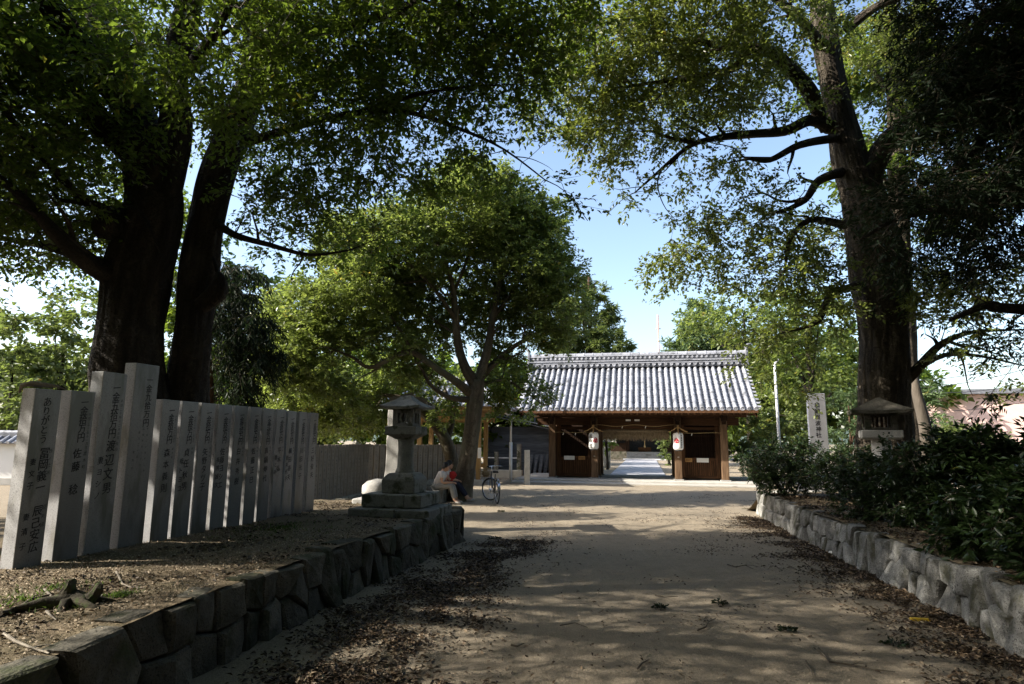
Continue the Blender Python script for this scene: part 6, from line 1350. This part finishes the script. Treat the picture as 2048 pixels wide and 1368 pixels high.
def seated(label, loc, rz, J, shirt, trouser, bag=None, head_turn=0):
    root = empty('person', loc, rz, label, 'person'); pel, ch, nk, hd = [Vector(J[k]) for k in ('pelvis', 'chest', 'neck', 'head')]
    chains = [[(tuple(pel), (.13, .11)), (tuple(pel.lerp(ch, .5)), (.115, .1)), (tuple(ch), (.135, .105)), (tuple(nk), .062), (tuple(nk.lerp(hd, .5)), .058), (tuple(hd), .07)]]
    for s in (-1, 1):
        sh, el, wr = [Vector((J[k][0], J[k][1] * s, J[k][2])) for k in ('shoulder', 'elbow', 'wrist')]
        hip = pel + Vector((.02, .09 * s, -.01)); kn, an, toe = [Vector((J[k][0], J[k][1] * s, J[k][2])) for k in ('knee', 'ankle', 'toe')]
        chains.append([(tuple(ch), (.135, .105)), (tuple(sh), .052), (tuple(sh.lerp(el, .5)), .046), (tuple(el), .038), (tuple(wr), .026), (tuple(wr + (wr - el).normalized() * .035), (.03, .018))])
        chains.append([(tuple(pel), (.13, .11)), (tuple(hip), .09), (tuple(hip.lerp(kn, .5)), .075), (tuple(kn), .055), (tuple(kn.lerp(an, .4)), .052), (tuple(an), .035), (tuple(an.lerp(toe, .5)), .034), (tuple(toe), .026)])
    ex = []
    for s in (-1, 1):
        el, wr = [Vector((J[k][0], J[k][1] * s, J[k][2])) for k in ('elbow', 'wrist')]
        for c in hand_chains(wr, wr - el, s, .6): ex.append(('mesh', skin_mesh('f', [c], M_['skin'], 1)))
    tl = .12
    ex += [('ball', tuple(hd + Vector((.0, 0, .005))), (.085, .072, .11), tl), ('ball', tuple(hd + Vector((.04, 0, -.05))), (.05, .05, .05), 0), ('ball', tuple(hd + Vector((.092, 0, -.012))), (.014, .012, .022), .3),
           ('ball', tuple(hd + Vector((0.0, .073, -.01))), (.02, .008, .03), 0), ('ball', tuple(hd + Vector((0.0, -.073, -.01))), (.02, .008, .03), 0), ('ball', tuple(hd + Vector((.082, 0, -.055))), (.012, .022, .008), 0)]
    body = link('body', skin_mesh('body', chains, M_['skin'], 2, ex), root)
    for s in (-1, 1): MB().lathe([(.002, -.008), (.009, 0), (.002, .008)], 8).build('eye', M_['hair'], body, hd + Vector((.078, .028 * s, .012)), (0, R(90), 0))
    hm = MB(); n1, n2 = 16, 10; hv = []
    for i in range(n2 + 1):
        ph = math.pi * .62 * i / n2
        for j in range(n1):
            th = 2 * math.pi * j / n1; k = 1 + .09 * mnoise.noise(Vector((math.cos(th) * 3, math.sin(th) * 3, ph * 3)))
            front = max(0, math.cos(th)); p_ = ph * (1 - .38 * front)
            hv.append((.101 * k * math.sin(p_) * math.cos(th) - .01, .086 * k * math.sin(p_) * math.sin(th), .125 * k * math.cos(p_) + .008))
    hm.v = hv; hm.f = [(i * n1 + j, i * n1 + (j + 1) % n1, (i + 1) * n1 + (j + 1) % n1, (i + 1) * n1 + j) for i in range(n2) for j in range(n1)]
    hm.build('hair', M_['hair'], root, hd, (0, .1, 0), smooth=True, noise_amp=.012, noise_sc=30)
    sc2 = [[(tuple(pel + Vector((0, 0, .0))), (.15, .125)), (tuple(pel.lerp(ch, .5)), (.14, .12)), (tuple(ch), (.155, .125)), (tuple(ch.lerp(nk, .75)), .075)]]
    for s in (-1, 1):
        sh, el = [Vector((J[k][0], J[k][1] * s, J[k][2])) for k in ('shoulder', 'elbow')]
        sc2.append([(tuple(ch), (.155, .125)), (tuple(sh), .068), (tuple(sh.lerp(el, .62)), .064)])
    link('shirt', skin_mesh('shirt', sc2, M_[shirt], 2), root)
    tr = [[(tuple(pel + Vector((-.0, 0, .06))), (.148, .12)), (tuple(pel), (.15, .13))]]
    for s in (-1, 1):
        hip = pel + Vector((.02, .09 * s, -.01)); kn, an = [Vector((J[k][0], J[k][1] * s, J[k][2])) for k in ('knee', 'ankle')]
        tr.append([(tuple(pel), (.15, .13)), (tuple(hip), .105), (tuple(hip.lerp(kn, .5)), .09), (tuple(kn), .07), (tuple(kn.lerp(an, .5)), .062), (tuple(kn.lerp(an, .86)), .055)])
        toe = Vector((J['toe'][0], J['toe'][1] * s, J['toe'][2])); a2 = Vector((J['ankle'][0], J['ankle'][1] * s, J['ankle'][2]))
        link('shoe', skin_mesh('shoe', [[(tuple(a2 + Vector((-.03, 0, -.03))), (.04, .035)), (tuple(a2.lerp(toe, .55) + Vector((0, 0, -.005))), (.045, .035)), (tuple(toe), (.035, .028))]], M_['shoe'], 2), root)
    link('trousers', skin_mesh('trousers', tr, M_[trouser], 2), root)
    if bag:
        c = Vector(bag); MB().box((0, 0, 0), (.2, .3, .28), taper=.8).build('vest', M_['red_cloth'], root, c, (0, .5, 0), bevel=.05, sub=1, noise_amp=.02, noise_sc=9, smooth=True)
    return root
S1 = at(872, 978, 16.35); S2 = at(884, 975, 16.9)
seated('person in a white T-shirt and grey trousers sitting hunched beside the stone lantern', (S1.x, S1.y, 0), -.12,
       dict(pelvis=(0, 0, .44), chest=(.13, 0, .68), neck=(.2, 0, .83), head=(.245, 0, .92), shoulder=(.17, .17, .8), elbow=(.2, .21, .55), wrist=(.4, .1, .54), knee=(.42, .11, .47), ankle=(.52, .12, .09), toe=(.68, .13, .035)), 'white_cloth', 'grey_cloth')
seated('person in navy trousers with a red garment on the lap, seated behind the first', (S2.x, S2.y, 0), -.05,
       dict(pelvis=(0, 0, .44), chest=(.1, 0, .7), neck=(.14, 0, .86), head=(.18, 0, .955), shoulder=(.13, .17, .83), elbow=(.2, .21, .6), wrist=(.4, .07, .56), knee=(.4, .1, .5), ankle=(.7, .12, .09), toe=(.86, .14, .05)), 'white_cloth', 'navy_cloth', (.26, -.06, .66))
sb = empty('stone_bench', (S1.x - .05, (S1.y + S2.y) / 2, 0), -.1, 'low rough stone seat under the two seated people', 'stone seat')
for y in (-.28, .3): MB().box((0, 0, 0), (.5, .56, .36)).build('stone_block', M_['old_granite'], sb, (-.02, y, .17), bevel=.02, sub=1, noise_amp=.01)
# ================================================================= BICYCLE
q = on(994, 1008, 0); bk_ = empty('bicycle', (q.x, q.y, 0), math.atan2(.97, -.22), 'bicycle with a wire basket parked by the broad tree, front wheel turned left', 'bicycle')
WR = .285
def wheel(parent, loc, rz):
    w = empty('wheel', loc, rz); w.parent = parent; n = 36
    c = [(WR * math.cos(2 * math.pi * k / n), 0, WR * math.sin(2 * math.pi * k / n)) for k in range(n + 1)]
    MB().tube(c, .017, 8, caps=False).build('tyre', M_['rubber'], w, smooth=True)
    MB().tube([(x * .93, 0, z * .93) for x, y, z in c], .008, 6, caps=False).build('rim', M_['chrome'], w, smooth=True)
    b = MB()
    for k in range(20):
        a = 2 * math.pi * k / 20; b.tube([(.02 * math.cos(a + .4), .03 * (-1) ** k, .02 * math.sin(a + .4)), (WR * .92 * math.cos(a), 0, WR * .92 * math.sin(a))], .0016, 3)
    b.tube([(0, -.045, 0), (0, .045, 0)], .016, 8).build('spoke', M_['chrome'], w); return w
ax_ = R(38)
wheel(bk_, (0, 0, WR + .017), 0); FW = Vector((.94, .0, WR + .017)); wheel(bk_, FW, ax_)
hd_ = Vector((.82, 0, .72)); MB().tube([(0, .05, WR), (.42, .03, .28), (.38, 0, .3)], .012, 6).tube([(0, -.05, WR), (.42, -.03, .28)], .012, 6).tube([(.4, 0, .28), (.27, 0, .74)], .016, 8).tube([(.4, 0, .28), (.62, 0, .38), hd_ - Vector((0, 0, .06))], .019, 8).tube([(0, .05, WR + .02), (.3, 0, .6)], .01, 6).tube([(0, -.05, WR + .02), (.3, 0, .6)], .01, 6).tube([hd_ - Vector((-.02, 0, .1)), hd_ + Vector((-.02, 0, .06))], .02, 8).build('frame', M_['dark_metal'], bk_, smooth=True)
fk = empty('fork', (0, 0, 0)); fk.parent = bk_
sd_v = Vector((-math.sin(ax_), math.cos(ax_), 0)); fd = Vector((math.cos(ax_), math.sin(ax_), 0))
MB().tube([FW + sd_v * .05, hd_ + sd_v * .05 + Vector((.01, 0, -.1))], .01, 6).tube([FW - sd_v * .05, hd_ - sd_v * .05 + Vector((.01, 0, -.1))], .01, 6).build('fork_blade', M_['chrome'], fk)
top_ = hd_ + Vector((-.03, 0, .2)); MB().tube([hd_, top_], .013, 8).tube([top_ + sd_v * .27 - fd * .16, top_ + sd_v * .22 - fd * .04, top_ + sd_v * .08 + fd * .02, top_ - sd_v * .08 + fd * .02, top_ - sd_v * .22 - fd * .04, top_ - sd_v * .27 - fd * .16], .011, 8).build('handlebar', M_['chrome'], fk, smooth=True)
for s in (-1, 1): MB().tube([top_ + sd_v * .27 * s - fd * .16, top_ + sd_v * .265 * s - fd * .07], .017, 8).build('grip', M_['rubber'], fk)
bs_c = hd_ + fd * .2 + Vector((0, 0, .02)); b = MB()
def bpt(u, v_, z, k=1.0): return bs_c + sd_v * u * k + fd * v_ * k + Vector((0, 0, z))
for z, k in ((-.11, .8), (-.04, .87), (.03, .93), (.1, 1.0)):
    b.tube([bpt(-.17, -.12, z, k), bpt(.17, -.12, z, k), bpt(.17, .12, z, k), bpt(-.17, .12, z, k), bpt(-.17, -.12, z, k)], .005 if z < .09 else .008, 4)
for t in [i / 7 for i in range(8)]:
    for v_ in (-.12, .12): b.tube([bpt(-.17 + .34 * t, v_, -.11, .8), bpt(-.17 + .34 * t, v_, .1)], .003, 3)
    b.tube([bpt(-.17 + .34 * t, -.12, -.11, .8), bpt(-.17 + .34 * t, .12, -.11, .8)], .003, 3)
    for u in (-.17, .17): b.tube([bpt(u, -.12 + .24 * t, -.11, .8), bpt(u, -.12 + .24 * t, .1)], .003, 3)
b.build('basket', M_['wicker'], fk); MB().box(tuple(bs_c - Vector((0, 0, .02))), (.2, .2, .14)).build('bag', M_['wicker'], fk, bevel=.04)
MB().box((.25, 0, .8), (.25, .15, .06), taper=.7).box((.36, 0, .8), (.1, .05, .04)).build('saddle', M_['rubber'], bk_, bevel=.02, smooth=True)
b = MB()
for s in (-1, 1): b.tube([(-.2, .06 * s, .63), (.24, .04 * s, .62)], .006, 5); b.tube([(0, .06 * s, WR), (-.1, .06 * s, .63)], .005, 5)
for k in range(4): b.tube([(-.18 + k * .1, -.06, .63), (-.18 + k * .1, .06, .63)], .005, 5)
b.build('rack', M_['chrome'], bk_)
n = 14
for (c, a0, a1, rzz) in ((Vector((0, 0, WR + .017)), .1, 2.9, 0), (FW, .3, 2.6, ax_)):
    b = MB(); V_ = []
    for k in range(n + 1):
        a = a0 + (a1 - a0) * k / n
        for y in (-.028, 0, .028): r_ = WR + .035 - abs(y) * .35; V_.append(tuple(c + RZ(rzz).to_3x3() @ Vector((r_ * math.cos(a), y, r_ * math.sin(a)))))
    b.add(V_, [(3 * k + j, 3 * k + 3 + j, 3 * k + 4 + j, 3 * k + 1 + j) for k in range(n) for j in (0, 1)]); b.build('mudguard', M_['chrome'], bk_, smooth=True)
MB().lathe([(.08, -.006), (.085, 0), (.08, .006)], 18).tube([(0, 0, -.04), (.15, 0, -.04)], .007, 5).tube([(0, 0, .04), (-.15, 0, .04)], .007, 5).box((.15, 0, -.07), (.04, .08, .02)).box((-.15, 0, .07), (.04, .08, .02)).build('crank', M_['chrome'], bk_, (.4, 0, .28), (R(90), 0, 0))
MB().tube([(.0, .06, WR), (-.04, .12, .02)], .008, 5).build('stand', M_['chrome'], bk_)
#PART7
